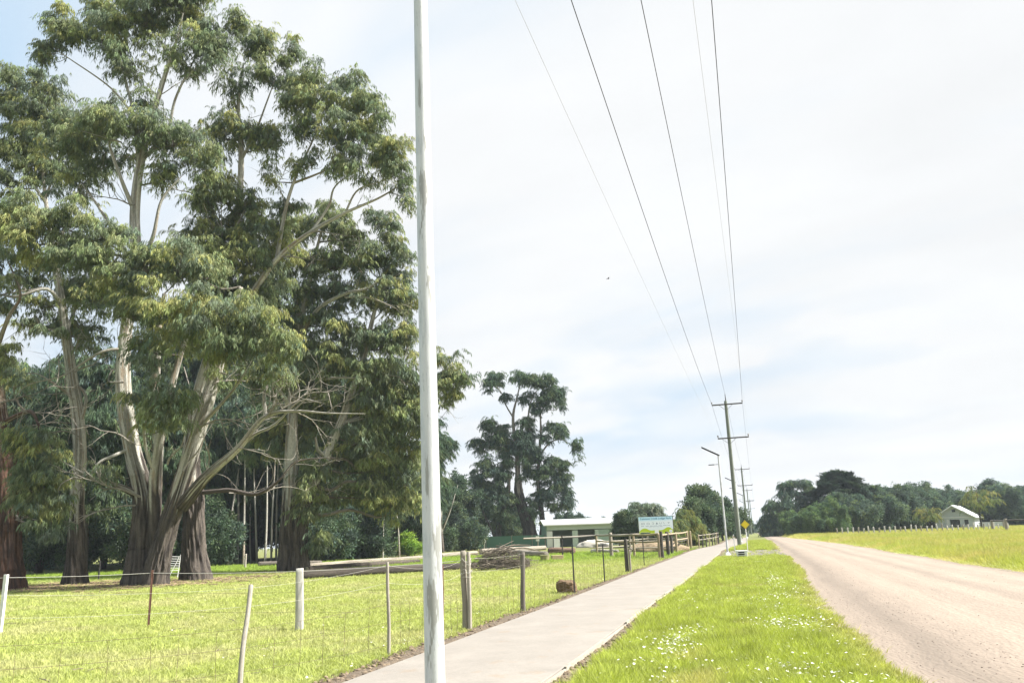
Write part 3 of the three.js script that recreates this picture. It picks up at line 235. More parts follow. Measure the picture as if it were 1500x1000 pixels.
    pads: [[-33.4,24.52,-106.93,1.5,0.8,1],[-34.38,23.54,-106.65,1.1,0.7,1],[-30.16,24.3,-107.87,1.61,0.8,1],[-28.28,23.72,-108.41,1.4,0.8,1],[-26.58,23.25,-108.9,1.81,1.0,1],[-25.22,21.9,-109.3,1.3,1.0,1],[-24.63,20.18,-109.47,0.8,0.9,0.8],[-26.68,20.95,-108.87,1.61,0.9,1],[-32.35,21.46,-107.23,1.0,0.7,0.8],[-29.31,21.55,-108.11,1.4,0.7,0.8],[-28.16,19.51,-108.45,1.2,1.0,0.5],[-34.73,17.29,-106.54,1.5,1.0,1],[-32.97,16.53,-107.05,1.61,1.0,1],[-36.47,15.1,-106.04,1.1,0.8,1],[-35.57,13.9,-106.3,0.8,0.8,0.7],[-33.95,14.82,-106.77,1.4,1.0,1],[-29.65,17.59,-108.02,1.2,1.0,1],[-32.1,14.26,-107.31,1.81,1.2,1],[-29.29,14.65,-108.12,2.01,1.2,1],[-30.02,15.58,-107.28,1.6,1.0,1],[-25.73,16.76,-109.15,1.61,0.8,1],[-24.45,16.03,-109.52,0.9,0.7,1],[-22.94,14.42,-109.96,0.8,0.9,1],[-22.72,13.25,-110.02,0.6,0.7,0.8],[-26.91,15.53,-108.81,1.0,0.8,0.6],[-28.44,12.49,-108.37,1.81,1.2,1],[-25.68,11.81,-109.16,1.4,1.0,1],[-24.49,11.39,-109.51,0.8,0.8,1],[-32.64,11.87,-107.15,1.4,1.4,0.8],[-27.14,10.24,-108.74,1.81,1.2,1],[-25.13,9.69,-109.32,1.2,1.0,1],[-29.45,10.32,-108.07,1.4,1.2,0.8],[-25.85,8.01,-109.11,1.4,1.0,1],[-24.55,6.37,-109.49,1.1,0.9,1],[-24.31,7.58,-109.56,0.8,0.8,1],[-27.46,6.94,-108.65,1.61,1.2,1],[-29.15,6.06,-108.16,1.2,1.2,0.8],[-30.12,12.88,-107.25,1.4,1.0,1],[-34.94,11.11,-105.44,1.59,1.39,1],[-32.87,9.91,-106.04,1.39,1.19,1],[-36.08,9.55,-105.11,1.39,1.39,1],[-34.12,7.61,-105.68,1.59,1.39,1],[-32.33,6.61,-106.2,1.19,1.39,1],[-35.7,6.27,-105.22,1.39,1.39,1],[-33.03,4.33,-106.0,1.39,1.19,1],[-25.97,5.48,-109.08,1.2,0.6,0.7]], sticks: [] },
  road_gum: { stems: [[[4.68,0.2,-147.1,0.3],[4.55,1.67,-147.06,0.24],[4.47,3.98,-147.04,0.2],[5.41,6.27,-147.31,0.14],[6.13,8.59,-147.52,0.08]],[[7.07,0.2,-149.87,0.3],[7.59,4.49,-150.02,0.24],[8.05,7.44,-150.16,0.18],[8.68,9.8,-150.34,0.08]],[[5.41,6.27,-147.31,0.1],[3.52,5.76,-146.76,0.07],[2.32,5.22,-146.41,0.04]]],
    pads: [[8.37,9.63,-149.21,1.14,0.63,1],[9.73,9.35,-149.6,1.14,0.63,1],[6.96,9.45,-148.8,1.01,0.76,1],[10.51,8.13,-149.83,1.01,0.76,1],[6.18,8.64,-148.57,1.01,0.88,1],[5.5,7.09,-147.33,1.25,0.88,1],[7.23,7.78,-148.88,1.14,0.88,1],[9.19,6.76,-149.44,1.26,1.01,1],[3.81,6.33,-146.85,1.0,0.63,1],[2.57,5.44,-146.49,0.75,0.63,1],[5.82,5.91,-147.43,1.5,1.0,1],[4.08,4.57,-146.92,1.5,1.13,1],[2.72,3.69,-146.53,1.0,1.0,1],[2.21,2.1,-146.38,1.13,1.0,1],[3.62,2.51,-146.79,1.5,1.25,1],[5.56,3.59,-147.35,1.5,1.13,1],[6.87,5.06,-147.73,1.25,1.13,1],[1.62,2.92,-146.21,0.5,0.38,1],[2.99,0.92,-146.61,1.5,0.88,1],[7.93,3.88,-149.08,1.26,1.14,1]], sticks: [] }
};
const GROVE = [["forest",-50.8,-51.9,20.7,8.6],
  ["forest",-61.4,-69.7,26.3,11.3],
  ["forest",-54.0,-69.8,27.8,11.0],
  ["forest",-52.2,-76.5,28.6,11.8],
  ["forest",-45.5,-76.4,26.2,11.6],
  ["forest",-40.9,-79.8,24.1,11.8],
  ["forest",-61.0,-51.1,19.8,11.2],
  ["forest",-59.3,-55.7,20.6,10.0],
  ["forest",-58.6,-62.2,18.8,10.2],
  ["forest",-50.6,-60.3,16.8,9.7],
  ["forest",-48.8,-67.1,19.2,10.5],
  ["forest",-46.0,-72.0,16.2,9.5],
  ["forest",-39.4,-69.8,14.6,9.8],
  ["forest",-38.0,-76.5,13.9,9.8],
  ["forest",-36.3,-83.2,11.8,9.7],
  ["thicket",-82.8,-67.7,8.5,9.5],
  ["thicket",-82.1,-72.0,9.0,9.9],
  ["thicket",-76.0,-71.7,7.5,9.7],
  ["thicket",-74.0,-76.4,8.4,10.1],
  ["thicket",-67.2,-76.3,7.3,9.9],
  ["thicket",-66.1,-82.9,8.2,10.5],
  ["thicket",-61.8,-86.2,7.7,10.7],
  ["thicket",-48.5,-85.9,5.9,10.3],
  ["thicket",-43.9,-89.3,5.4,9.7],
  ["thicket",-43.9,-103.9,6.1,10.0],
  ["thicket",-68.8,-63.4,6.2,7.2],
  ["thicket",-69.9,-67.2,6.6,7.5],
  ["thicket",-63.3,-62.9,5.4,6.3],
  ["thicket",-56.0,-50.4,5.8,5.2],
  ["thicket",-54.6,-55.0,6.4,6.7],
  ["thicket",-48.7,-54.6,6.4,5.9],
  ["thicket",-46.8,-61.4,5.3,7.1],
  ["thicket",-54.1,-78.0,9.0,9.7],
  ["thicket",-37.9,-66.1,4.7,7.3],
  ["thicket",-37.1,-72.5,3.8,7.2],
  ["thicket",-61.8,-75.8,10.1,8.9],
  ["thicket",-39.5,-87.5,7.1,8.5],
  ["thicket",-52.6,-83.7,10.0,9.4],
  ["thicket",-38.1,-101.4,10.4,7.7],
  ["thicket",-39.0,-97.0,8.8,8.4],
  ["thicket",-38.6,-111.7,10.6,6.3],
  ["thicket",-36.3,-118.6,6.7,6.7],
  ["thicket",-35.1,-121.0,5.7,6.8],
  ["thicket",-33.5,-94.4,3.4,4.5],
  ["thicket",-36.4,-91.5,3.1,4.4],
  ["dark_gum",-35.1,-88.8,17.0,6.6],
  ["sapling",-46.1,-63.7,17.0,3.0],
  ["sapling",-46.5,-65.7,16.1,3.1],
  ["sapling",-44.1,-63.2,16.1,3.0],
  ["sapling",-45.9,-66.9,15.6,3.2],
  ["sapling",-44.1,-65.3,16.4,3.1],
  ["sapling",-41.7,-62.9,15.3,3.0],
  ["sapling",-42.3,-64.8,16.8,3.0],
  ["sapling",-43.0,-66.7,16.0,3.1],
  ["sapling",-43.0,-70.9,14.0,3.3],
  ["sapling",-40.0,-69.6,14.9,3.2],
  ["mound",-34.3,-77.5,1.8,3.3],
  ["sapling",-33.6,-73.6,10.8,3.6],
  ["sapling",-34.3,-71.3,8.3,3.2],
  ["dark_bush",-13.0,-87.8,4.6,3.5],
  ["dark_bush",-14.6,-91.5,3.7,2.1],
  ["silver",-10.9,-88.5,5.7,5.0],
  ["olive",-8.0,-83.1,3.6,3.2],
  ["olive",-6.9,-85.5,3.9,3.3],
  ["olive",-6.0,-87.8,2.9,2.6],
  ["dark_tree",-5.8,-106.6,7.2,5.8],
  ["dark_tree",-3.9,-111.3,5.7,5.4],
  ["dark_tree",-6.3,-100.2,5.2,4.4],
  ["dark_tree",-2.5,-124.2,4.7,4.3],
  ["dark_tree",-29.4,-132.0,4.4,9.2],
  ["dark_tree",-23.4,-130.6,3.8,4.0],
  ["cypress",14.8,-148.0,10.6,12.4],
  ["green_bush",6.1,-137.1,3.6,4.7],
  ["green_bush",8.5,-129.5,4.1,5.9],
  ["green_bush",11.0,-130.2,4.7,7.2],
  ["dark_tree",5.2,-157.7,4.3,4.8],
  ["dark_tree",15.1,-137.6,6.4,8.3],
  ["dark_tree",19.6,-145.2,7.2,9.1],
  ["dark_tree",24.5,-152.8,7.8,10.5],
  ["dark_tree",30.8,-165.1,7.9,12.1],
  ["dark_tree",18.5,-149.0,7.9,7.4],
  ["dark_tree",40.5,-190.8,7.5,15.4],
  ["dark_tree",32.2,-181.1,8.3,13.3],
  ["dark_tree",49.0,-191.1,9.5,9.1],
  ["dark_tree",50.0,-181.0,8.2,12.9],
  ["dark_tree",55.8,-182.7,7.7,12.9],
  ["dark_tree",45.5,-198.5,5.7,12.8],
  ["bare",32.0,-132.1,7.3,5.9],
  ["bare",25.0,-130.1,4.0,4.2],
  ["dark_tree",-1.0,-280.8,3.8,5.3],
  ["dark_tree",5.5,-293.1,2.1,7.5],
  ["dark_tree",2.9,-438.1,1.4,9.0],
  ["dark_tree",-4.5,-311.0,3.0,8.1]];
// ------------------------------------------------------------------ trees
function leafGeo(list) {       // list of [origin, direction, length, width, face]: lance-shaped leaves folded on the midrib
  const pos = [], idx = [];
  for (const [o, d, L, w, f] of list) {
    const side = new THREE.Vector3().crossVectors(d, f).normalize(), up = new THREE.Vector3().crossVectors(side, d).normalize(), b = pos.length / 3;
    const P = (t, s, h) => { const p = o.clone().addScaledVector(d, t * L).addScaledVector(side, s * w).addScaledVector(up, h * w); pos.push(p.x, p.y, p.z); };
    P(0, 0, 0); P(0.4, 0.5, 0.12); P(0.45, 0, -0.08); P(0.4, -0.5, 0.12); P(1, 0, 0.35);
    idx.push(b, b + 1, b + 2, b, b + 2, b + 3, b + 1, b + 4, b + 2, b + 2, b + 4, b + 3);
  }
  const g = new THREE.BufferGeometry(); g.setAttribute('position', new THREE.Float32BufferAttribute(pos, 3)); g.setIndex(idx); g.computeVertexNormals(); return g;
}
const V = (x, y, z) => new THREE.Vector3(x, y, z), unit = () => { const z = R(-1, 1), a = R(0, 6.283), s = Math.sqrt(1 - z * z); return V(s * Math.cos(a), z, s * Math.sin(a)); };
rnd = mulberry(3);
const sprays = {
  gum: leafGeo(Array.from({ length: 13 }, (_, i) => { const t = (i + R(0, 1)) / 13; return [V(0.34 * Math.sin(t * 1.5) + R(-0.03, 0.03), 0.1 * t - 0.42 * t * t, R(-0.06, 0.06)), V(R(-0.25, 0.4), -1, R(-0.45, 0.45)).normalize(), R(0.19, 0.34), R(0.032, 0.052), unit()]; })),
  bush: leafGeo(Array.from({ length: 16 }, () => { const u = unit(); return [u.clone().multiplyScalar(R(0.02, 0.2)), u.clone().add(V(R(-0.4, 0.4), R(0, 0.5), R(-0.4, 0.4))).normalize(), R(0.1, 0.2), R(0.05, 0.085), unit()]; })),
  fan: leafGeo(Array.from({ length: 14 }, () => { const a = R(-0.9, 0.9); return [V(R(0, 0.2), R(-0.03, 0.03), R(-0.12, 0.12)), V(Math.cos(a), R(0, 0.45), Math.sin(a)).normalize(), R(0.15, 0.34), R(0.04, 0.06), V(0, 1, 0.2)]; })),
};
const leafMat = new THREE.MeshPhysicalMaterial({ color: 0xffffff, roughness: 0.95, transmission: 0.34, thickness: 0, specularIntensity: 0.35, side: THREE.DoubleSide });
const tones = {
  gum: [[0.165, 0.21, 0.11], [0.2, 0.245, 0.115], [0.245, 0.285, 0.12], [0.15, 0.195, 0.13], [0.31, 0.335, 0.13], [0.175, 0.22, 0.14], [0.22, 0.26, 0.125]],
  dark: [[0.07, 0.115, 0.065], [0.09, 0.14, 0.07], [0.075, 0.115, 0.085], [0.11, 0.15, 0.07]],
  blue: [[0.11, 0.165, 0.1], [0.09, 0.14, 0.095], [0.15, 0.205, 0.095], [0.085, 0.125, 0.09]],
  cypress: [[0.035, 0.058, 0.032], [0.045, 0.07, 0.036], [0.03, 0.05, 0.034]],
  silver: [[0.2, 0.26, 0.17], [0.16, 0.21, 0.14], [0.27, 0.31, 0.21], [0.12, 0.15, 0.12]],
  olive: [[0.23, 0.25, 0.075], [0.18, 0.23, 0.08], [0.28, 0.28, 0.09], [0.13, 0.18, 0.075]],
  green: [[0.12, 0.19, 0.075], [0.15, 0.22, 0.08], [0.1, 0.16, 0.08]],
  lime: [[0.2, 0.34, 0.04], [0.25, 0.38, 0.05], [0.17, 0.3, 0.05]],
};
const barks = {
  gum: { rough: [0.15, 0.125, 0.105], rough2: [0.065, 0.053, 0.047], pale: [0.62, 0.6, 0.54], pale2: [0.3, 0.29, 0.25], tan: [0.38, 0.28, 0.19] },
  red: { rough: [0.17, 0.09, 0.06], rough2: [0.08, 0.05, 0.04], pale: [0.38, 0.33, 0.27], pale2: [0.22, 0.18, 0.14], tan: [0.3, 0.17, 0.09] },
  dark: { rough: [0.07, 0.06, 0.05], rough2: [0.04, 0.035, 0.03], pale: [0.3, 0.27, 0.23], pale2: [0.18, 0.16, 0.14], tan: [0.24, 0.17, 0.12] },
};
function makeTree(name, label, group, { stems, pads, sticks = [] }, o = {}) {
  const { bark = 'gum', stocking = 5, tone = 'gum', spray = 'gum', k = 50, size = 0.84, fine = true, clump = 1, droop = 0.4, lift = 1.42, spread = 1.1, twigs = true, category = 'tree', seed = 1, girth = 0.78, fork = true } = o;
  rnd = mulberry(seed * 7919 + 13);
  const b0 = stems[0][0], base = V(b0[0], rise(b0[0], b0[2]), b0[2]);
  const t = thing(name, label, category, base.toArray(), 0, group);
  const loc = p => [p[0] - base.x, p[1] - base.y, p[2] - base.z, p[3]];
  const B = barks[bark], off = seed * 3.7;
  const roughAt = (p, a) => smooth(0.3, -0.3, p.y - stocking - 3.6 * N(Math.cos(a) * 1.2 + off, Math.sin(a) * 1.2, p.y * 0.12) - 2.2 * N(Math.cos(a) * 5, Math.sin(a) * 5 + off, p.y * 0.25));
  const tint = (p, a, s, r) => {
    const f = roughAt(p, a), n = N(Math.cos(a) * 2.2 + off, Math.sin(a) * 2.2, p.y * 0.22 + s * 0.1), n2 = N(Math.cos(a) * 6, Math.sin(a) * 6 + off, p.y * 0.8);
    const m1 = smooth(-0.02, 0.16, n + 0.4 * n2), m2 = smooth(0.22, 0.32, n2), m3 = smooth(-0.3, 0.4, n2);
    return [0, 1, 2].map(i => mix(mix(mix(B.pale[i], B.pale2[i], m1), B.tan[i], m2 * 0.7), mix(B.rough[i], B.rough2[i], m3), f));
  };
  const dent = (a, s, p, r) => {
    const f = roughAt(p, a), c = Math.cos(a), q = Math.sin(a);
    const flare = r > 0.3 ? 0.1 * r * Math.max(0, 1 - p.y / 1.1) * (0.6 + 1.4 * N(c * 1.6 + off, q * 1.6, 0.3)) : 0;
    return flare + 0.16 * r * N(c * 0.9 + off, q * 0.9, s * 0.3) + f * Math.min(0.075, r * 0.17) * (1 - 3.2 * Math.abs(N(c * 9 * r + off, q * 9 * r, s * 0.6)) - 0.8 * Math.abs(N(c * 20 * r + off, q * 20 * r, s * 1.6)));
  };
  const nodes = [];
  stems.forEach((st, i) => {
    const L = st.map(loc).map((p, j, A) => j && j < A.length - 1 && i > 0 && st[0][3] < 0.3 ? [p[0] + R(-0.22, 0.22), p[1] + R(-0.22, 0.22), p[2] + R(-0.3, 0.3), p[3] * 0.8] : [p[0], p[1], p[2], p[3] * girth]), big = st[0][3] > 0.35, rooted = L[0][1] < 0.3;
    const geo = tube(L, { seg: !fine ? 7 : big ? 72 : 12, step: !fine ? 1.2 : big ? 0.12 : 0.3, dent: fine ? dent : undefined, tint });
    part(rooted ? 'trunk' : 'limb', geo, barkMat, t);
    for (let j = 0; j < L.length - 1; j++) for (let u = 0; u < 1; u += 0.25) nodes.push([mix(L[j][0], L[j + 1][0], u), mix(L[j][1], L[j + 1][1], u), mix(L[j][2], L[j + 1][2], u), mix(L[j][3], L[j + 1][3], u)]);
    nodes.push(L[L.length - 1]);
  });
  const branches = [], items = [], pal = tones[tone], tintTwig = () => { const s = R(0.7, 1.25); return [0.25 * s, 0.22 * s, 0.185 * s]; };
  const wander = (a, b, n, amp) => { const out = []; for (let i = 0; i <= n; i++) { const u = i / n, w = Math.sin(Math.PI * u) * amp; out.push([mix(a[0], b[0], u) + R(-w, w), mix(a[1], b[1], u) + R(-w, w) - amp * Math.sin(Math.PI * u) * 0.35, mix(a[2], b[2], u) + R(-w, w), mix(a[3], b[3], u)]); } return out; };
  for (const p of pads) {
    const [px, py, pz] = loc([p[0], p[1], p[2], 0]), rx = p[3] * spread, ry = p[4], dens = p[5];
    let best = nodes[0], bc = 1e9;
    for (const q of nodes) { const d = Math.hypot(q[0] - px, (q[1] - py) * 0.9, q[2] - pz), c = d + 1.6 * Math.max(0, q[1] - (py - 0.2 * ry)); if (c < bc) { bc = c; best = q; } }
    const hub = [px, py - ry * 0.35, pz, 0], dist = Math.hypot(best[0] - px, best[1] - hub[1], best[2] - pz), br = Math.min(best[3] * 0.6, 0.022 + 0.014 * dist + 0.012 * rx);
    hub[3] = Math.max(0.014, br * 0.5);
    if (fork) { const c = tintTwig(); branches.push(tube(wander([best[0], best[1], best[2], br], hub, Math.max(2, Math.round(dist / 1.2)), Math.min(0.5, dist * 0.1)), { seg: fine ? 6 : 4, step: 0.6, cap: false, tint: () => c })); }
    const RY = ry * lift, nc = Math.max(5, Math.round(Math.PI * rx * RY * 2.1 * Math.sqrt(dens) / (clump * clump))), per = Math.PI * rx * RY * k * dens / nc / (size * size);
    const padTone = Math.floor(R(0, pal.length)), seedN = R(0, 90);
    for (let c = 0; c < nc; c++) {
      const u = unit(); if (u.y < 0 && rnd() < 0.5) u.y *= -1;
      const lump = 0.82 + 0.42 * N(u.x * 1.6 + seedN, u.y * 1.6, u.z * 1.6), rr = Math.pow(rnd(), 0.5) * lump * 1.08, C = [px + u.x * rx * rr, py + u.y * RY * rr, pz + u.z * rx * rr * 0.95], cr = (0.3 + 0.75 * Math.pow(rnd(), 1.4)) * clump * Math.min(1.35, 0.65 + rx * 0.18);
      if (twigs) { const cc = tintTwig(); branches.push(tube(wander([hub[0], hub[1], hub[2], hub[3] * 0.7], [C[0], C[1], C[2], 0.007], 3, 0.22), { seg: 4, step: 0.9, cap: false, tint: () => cc })); }
      const col = pal[rnd() < 0.35 ? padTone : Math.floor(R(0, pal.length))], n = Math.round(per * R(0.5, 1.5)), hang = droop * R(0.4, 1.6);
      for (let i = 0; i < n; i++) {
        const w = unit(), d = Math.abs(gauss()) * 1.15 + 0.1, y = w.y * d * cr * 0.7, v = R(0.65, 1.4);
        items.push([C[0] + w.x * d * cr, C[1] + (y < 0 ? y * (1 + hang * 2) : y), C[2] + w.z * d * cr, [col[0] * v * R(0.9, 1.12), col[1] * v, col[2] * v * R(0.85, 1.15)], Math.atan2(w.z, w.x)]);
      }
    }
  }
  // bare twisting sticks that never leafed again
  const grey = [], stick = (p, d, len, r, depth) => {
    const pts = [[p.x, p.y, p.z, r]], n = Math.max(3, Math.round(len / 0.45)), q = p.clone(), v = d.clone(), c = R(0.75, 1.2), kids = [];
    for (let i = 1; i <= n; i++) { v.add(V(R(-0.45, 0.45), R(-0.35, 0.42), R(-0.45, 0.45))).normalize(); q.addScaledVector(v, len / n); pts.push([q.x, q.y, q.z, r * (1 - 0.8 * i / n)]); if (depth && rnd() < 0.7) kids.push([q.clone(), v.clone().add(unit().multiplyScalar(0.9)).normalize(), len * R(0.35, 0.65), r * 0.5]); }
    grey.push(tube(pts, { seg: 5, step: 0.35, cap: false, tint: () => [0.46 * c, 0.42 * c, 0.36 * c] }));
    for (const [a, b, l, rr] of kids) stick(a, b, l, rr, depth - 1);
  };
  for (const [x, y, z, dx, dy, dz, len, r] of sticks) stick(V(x - base.x, y - base.y, z - base.z), V(dx, dy, dz).normalize(), len, r, 2);
  if (grey.length) part('deadwood', mergeGeometries(grey), barkMat, t).userData.kind = 'stuff';
  if (branches.length) part('branchwork', mergeGeometries(branches), barkMat, t).userData.kind = 'stuff';
  const inst = new THREE.InstancedMesh(sprays[spray], leafMat, items.length), m = new THREE.Matrix4(), q = new THREE.Quaternion(), e = new THREE.Euler(), col = new THREE.Color();
  items.forEach(([x, y, z, c, a], i) => {
    const s = size * R(0.7, 1.3);
    if (spray === 'fan') e.set(R(-0.2, 0.2), -a + R(-0.4, 0.4), R(0, 0.5), 'YXZ'); else if (spray === 'gum') e.set(R(-0.25, 0.25), -a + R(-0.7, 0.7), R(-0.3, 0.35), 'YXZ'); else e.set(R(-0.45, 0.45), R(0, 6.283), R(-0.45, 0.45), 'YXZ');
    m.compose(V(x, y, z), q.setFromEuler(e), V(s, s, s)); inst.setMatrixAt(i, m); inst.setColorAt(i, col.setRGB(...c));
  });
  stuffMesh(inst, 'crown', '', '', t); leafCount += items.length;
  return t;
}
let leafCount = 0;
makeTree('gum_tree', 'huge gum tree with two dark trunks joined at the base and pale limbs', 'gums around the paddock', TREE_SHAPES.main, { stocking: 5.2, seed: 1 });
makeTree('gum_tree', 'tall gum with broad dark single trunk behind the twin-trunked gum', 'gums around the paddock', TREE_SHAPES.back_twin, { stocking: 6.5, seed: 2, bark: 'gum' });
makeTree('gum_tree', 'slim straight gum with pale upper bark beside the reddish-barked trunk', 'gums around the paddock', TREE_SHAPES.slender, { stocking: 3.6, seed: 3 });
makeTree('gum_tree', 'gum with thick reddish stringy trunk and low weeping foliage', 'gums around the paddock', TREE_SHAPES.red_bark, { stocking: 9, seed: 4, bark: 'red' });
makeTree('gum_tree', 'gum with dark trunk and pale leaning stem behind the long log', 'gums around the paddock', TREE_SHAPES.leaning, { stocking: 5, seed: 5, size: 0.95, k: 56 });
makeTree('gum_tree', 'lone gum with layered crown and massive black trunk beside the shed', 'gums around the paddock', TREE_SHAPES.lone, { stocking: 8, seed: 6, bark: 'dark', tone: 'dark', size: 1.2, clump: 1.1, k: 76, lift: 1.7, spread: 1.06 });
makeTree('gum_tree', 'airy gum standing over the far end of the road', null, TREE_SHAPES.road_gum, { stocking: 1, seed: 7, size: 1.6, clump: 1.2, k: 80, tone: 'blue', spread: 1.15 });

// everything further off: stems and leaf pads grown from a height and a width
function grow(kind, x, z, h, w, seed) {
  rnd = mulberry(seed * 104729 + 5);
  const y0 = rise(x, z), stems = [], pads = [], S = (pts) => stems.push(pts.map(([a, b, c, r]) => [x + a, y0 + b, z + c, r]));
  const pad = (a, b, c, rx, ry, d = 1) => pads.push([x + a, y0 + b, z + c, rx, ry, d]);
  const K = {
    forest: { low: 0.1, n: 44, pr: 0.25, o: { tone: 'dark', size: 1.7, clump: 1.4, k: 54, stocking: h * 0.4, bark: 'gum' } },
    thicket: { low: 0.0, n: 22, pr: 0.3, o: { tone: 'dark', spray: 'bush', size: 1.9, clump: 1.3, k: 74, twigs: false } },
    dark_gum: { low: 0.25, n: 16, pr: 0.22, o: { tone: 'dark', size: 1.4, clump: 1.2, k: 80, stocking: 3, bark: 'gum' } },
    sapling: { low: 0.5, n: 9, pr: 0.3, o: { tone: 'dark', size: 1.4, clump: 1.2, k: 50, stocking: -3 } },
    mound: { low: 0, n: 10, pr: 0.3, o: { tone: 'lime', spray: 'bush', size: 1.3, k: 130, twigs: false } },
    dark_bush: { low: 0.0, n: 20, pr: 0.2, o: { tone: 'dark', spray: 'bush', size: 1.2, clump: 0.8, k: 110, twigs: false } },
    silver: { low: 0.0, n: 36, pr: 0.24, o: { tone: 'silver', size: 1.0, clump: 0.7, k: 75, twigs: false } },
    olive: { low: 0.0, n: 22, pr: 0.28, o: { tone: 'olive', size: 1.1, clump: 0.8, k: 85, twigs: false } },
    dark_tree: { low: 0.0, n: 34, pr: 0.26, o: { tone: x > 0 ? 'blue' : 'dark', spray: 'bush', size: 2.0, clump: 1.2, k: 95, twigs: false } },
    green_bush: { low: 0.0, n: 24, pr: 0.27, o: { tone: 'green', spray: 'bush', size: 1.5, clump: 0.9, k: 120, twigs: false } },
    cypress: { low: 0.25, n: 0, pr: 0.2, o: { tone: 'cypress', spray: 'fan', size: 2.0, clump: 1.0, k: 200, twigs: false, stocking: 99, bark: 'dark' } },
    bare: { low: 0.35, n: 20, pr: 0.15, o: { tone: 'olive', size: 1.5, clump: 0.9, k: 22, bark: 'dark' } },
  }[kind];
  const lean = R(-0.06, 0.06) * h, r0 = kind === 'sapling' ? R(0.1, 0.17) : 0.02 * h + 0.05;
  const top = kind === 'thicket' || kind.includes('bush') || kind === 'mound' ? 0.6 : 0.85;
  S([[0, -0.2, 0, r0], [lean * 0.3, h * 0.25, R(-0.2, 0.2), r0 * 0.75], [lean * 0.7, h * 0.5, R(-0.3, 0.3), r0 * 0.55], [lean, h * top, 0, r0 * 0.15]]);
  if (!['sapling', 'mound'].includes(kind)) for (let i = 0; i < 3; i++) { const a = R(0, 6.283), f = R(0.12, 0.4); S([[lean * f, h * f, 0, r0 * 0.45], [Math.cos(a) * w * 0.15, h * (f + 0.15), Math.sin(a) * w * 0.15, r0 * 0.3], [Math.cos(a) * w * 0.3, h * (f + 0.32), Math.sin(a) * w * 0.3, r0 * 0.1]]); }
  if (kind === 'cypress') {
    for (let i = 0; i < 46; i++) { const f = i / 45, yy = mix(0.36, 0.95, Math.pow(f, 0.85)), a = R(0, 6.283), rad = w * 0.46 * (1 - Math.pow(f, 2.2)) * Math.sqrt(R(0.15, 1)); pad(Math.cos(a) * rad, h * yy + rad * 0.08, Math.sin(a) * rad, w * R(0.1, 0.15), h * R(0.04, 0.06), 0.8); }
  } else for (let i = 0; i < K.n; i++) {
    const u = unit(), f = Math.pow(rnd(), 0.4), pr = K.pr * R(0.75, 1.25), hy = (1 - K.low) * h / 2, cy = K.low * h + hy;
    const squash = Math.sqrt(Math.max(0.2, 1 - Math.pow(Math.max(0, u.y * f), 2) * 0.5));
    pad(lean * 0.6 + u.x * f * (w / 2 - pr * w * 0.5) * squash, cy + u.y * f * (hy - pr * hy * 0.9), u.z * f * (w / 2 - pr * w * 0.5) * squash, pr * w * 0.75, Math.min(pr * w * 0.5, hy * 0.6), R(0.7, 1));
  }
  return [{ stems, pads }, { ...K.o, fine: false, seed: seed + 40 }];
}
const groveNames = {
  forest: ['forest_tree', 'tall dark-leaved tree in the wood behind the paddock', 'tree', 'trees in the wood behind the paddock'],
  thicket: ['dark_shrub', 'dense dark shrub filling the edge of the wood', 'shrub', 'shrubs along the edge of the wood'],
  dark_gum: ['gum_tree', 'dark gum with two stacked leaf pads rising above the wood', 'tree', null],
  sapling: ['young_gum', 'thin pale-stemmed young gum at the edge of the wood', 'tree', 'thin pale gums at the wood edge'],
  mound: ['garden_bush', 'low bright green rounded bush at the wood edge', 'bush', null],
  dark_bush: ['dark_bush', 'dark leafy bush between the shed and the blue-topped sign', 'bush', 'dark bushes beside the shed'],
  silver: ['silver_bush', 'tall silvery green bush behind the blue-topped sign', 'bush', null],
  olive: ['olive_bush', 'yellowish olive bush behind the stockyard rails', 'bush', 'olive bushes behind the stockyard rails'],
  dark_tree: ['dense_tree', 'dense dark round-headed tree in the far tree line', 'tree', 'dense trees of the far tree lines'],
  green_bush: ['roadside_bush', 'mid green rounded bush at the far road edge', 'bush', 'green bushes at the road edge'],
  cypress: ['cypress_tree', 'dark layered cypress standing above the roadside bushes', 'tree', null],
  bare: ['thin_tree', 'thin pale yellow-green tree with see-through crown by the house', 'tree', 'thin trees by the house'],
};
const whereabouts = (kind, x, z) => kind === 'dark_tree' ? (z < -250 ? ['small dark tree at the far end of the road', 'trees at the far end of the road'] : x < -20 ? ['low dark tree showing over the shed roof', 'trees behind the shed'] : x < 0 ? ['dense dark tree beyond the olive bushes and bend fence', 'trees beyond the bend fence'] : x > 28 ? ['dense dark tree behind the weatherboard house', 'trees behind the house'] : ['dense dark tree behind the pale posts of the field fence', 'trees behind the field fence'])
  : kind === 'thicket' ? (x > -41 && z < -85 ? ['dark shrub between the shade-cloth fence and the lone gum', 'shrubs by the shade-cloth fence'] : z > -57 ? ['dark shrub behind the reddish-barked and slim gums', 'shrubs behind the slim gum'] : ['dense dark shrub filling the edge of the wood behind the logs', 'shrubs along the edge of the wood'])
  : kind === 'sapling' ? (x > -36 ? ['short young gum with pale stem beside the bright green bush', 'young gums by the bright bush'] : ['thin pale-stemmed young gum in the row behind the big trunks', 'thin pale gums at the wood edge']) : [];
GROVE.forEach(([kind, x, z, h, w], i) => { const [shape, o] = grow(kind, x, z, h, w, i + 1), [n, l, c, g] = groveNames[kind], [l2, g2] = whereabouts(kind, x, z); makeTree(n, l2 || l, g2 || g, shape, { ...o, category: c }); });
console.log('leaf sprays', leafCount);
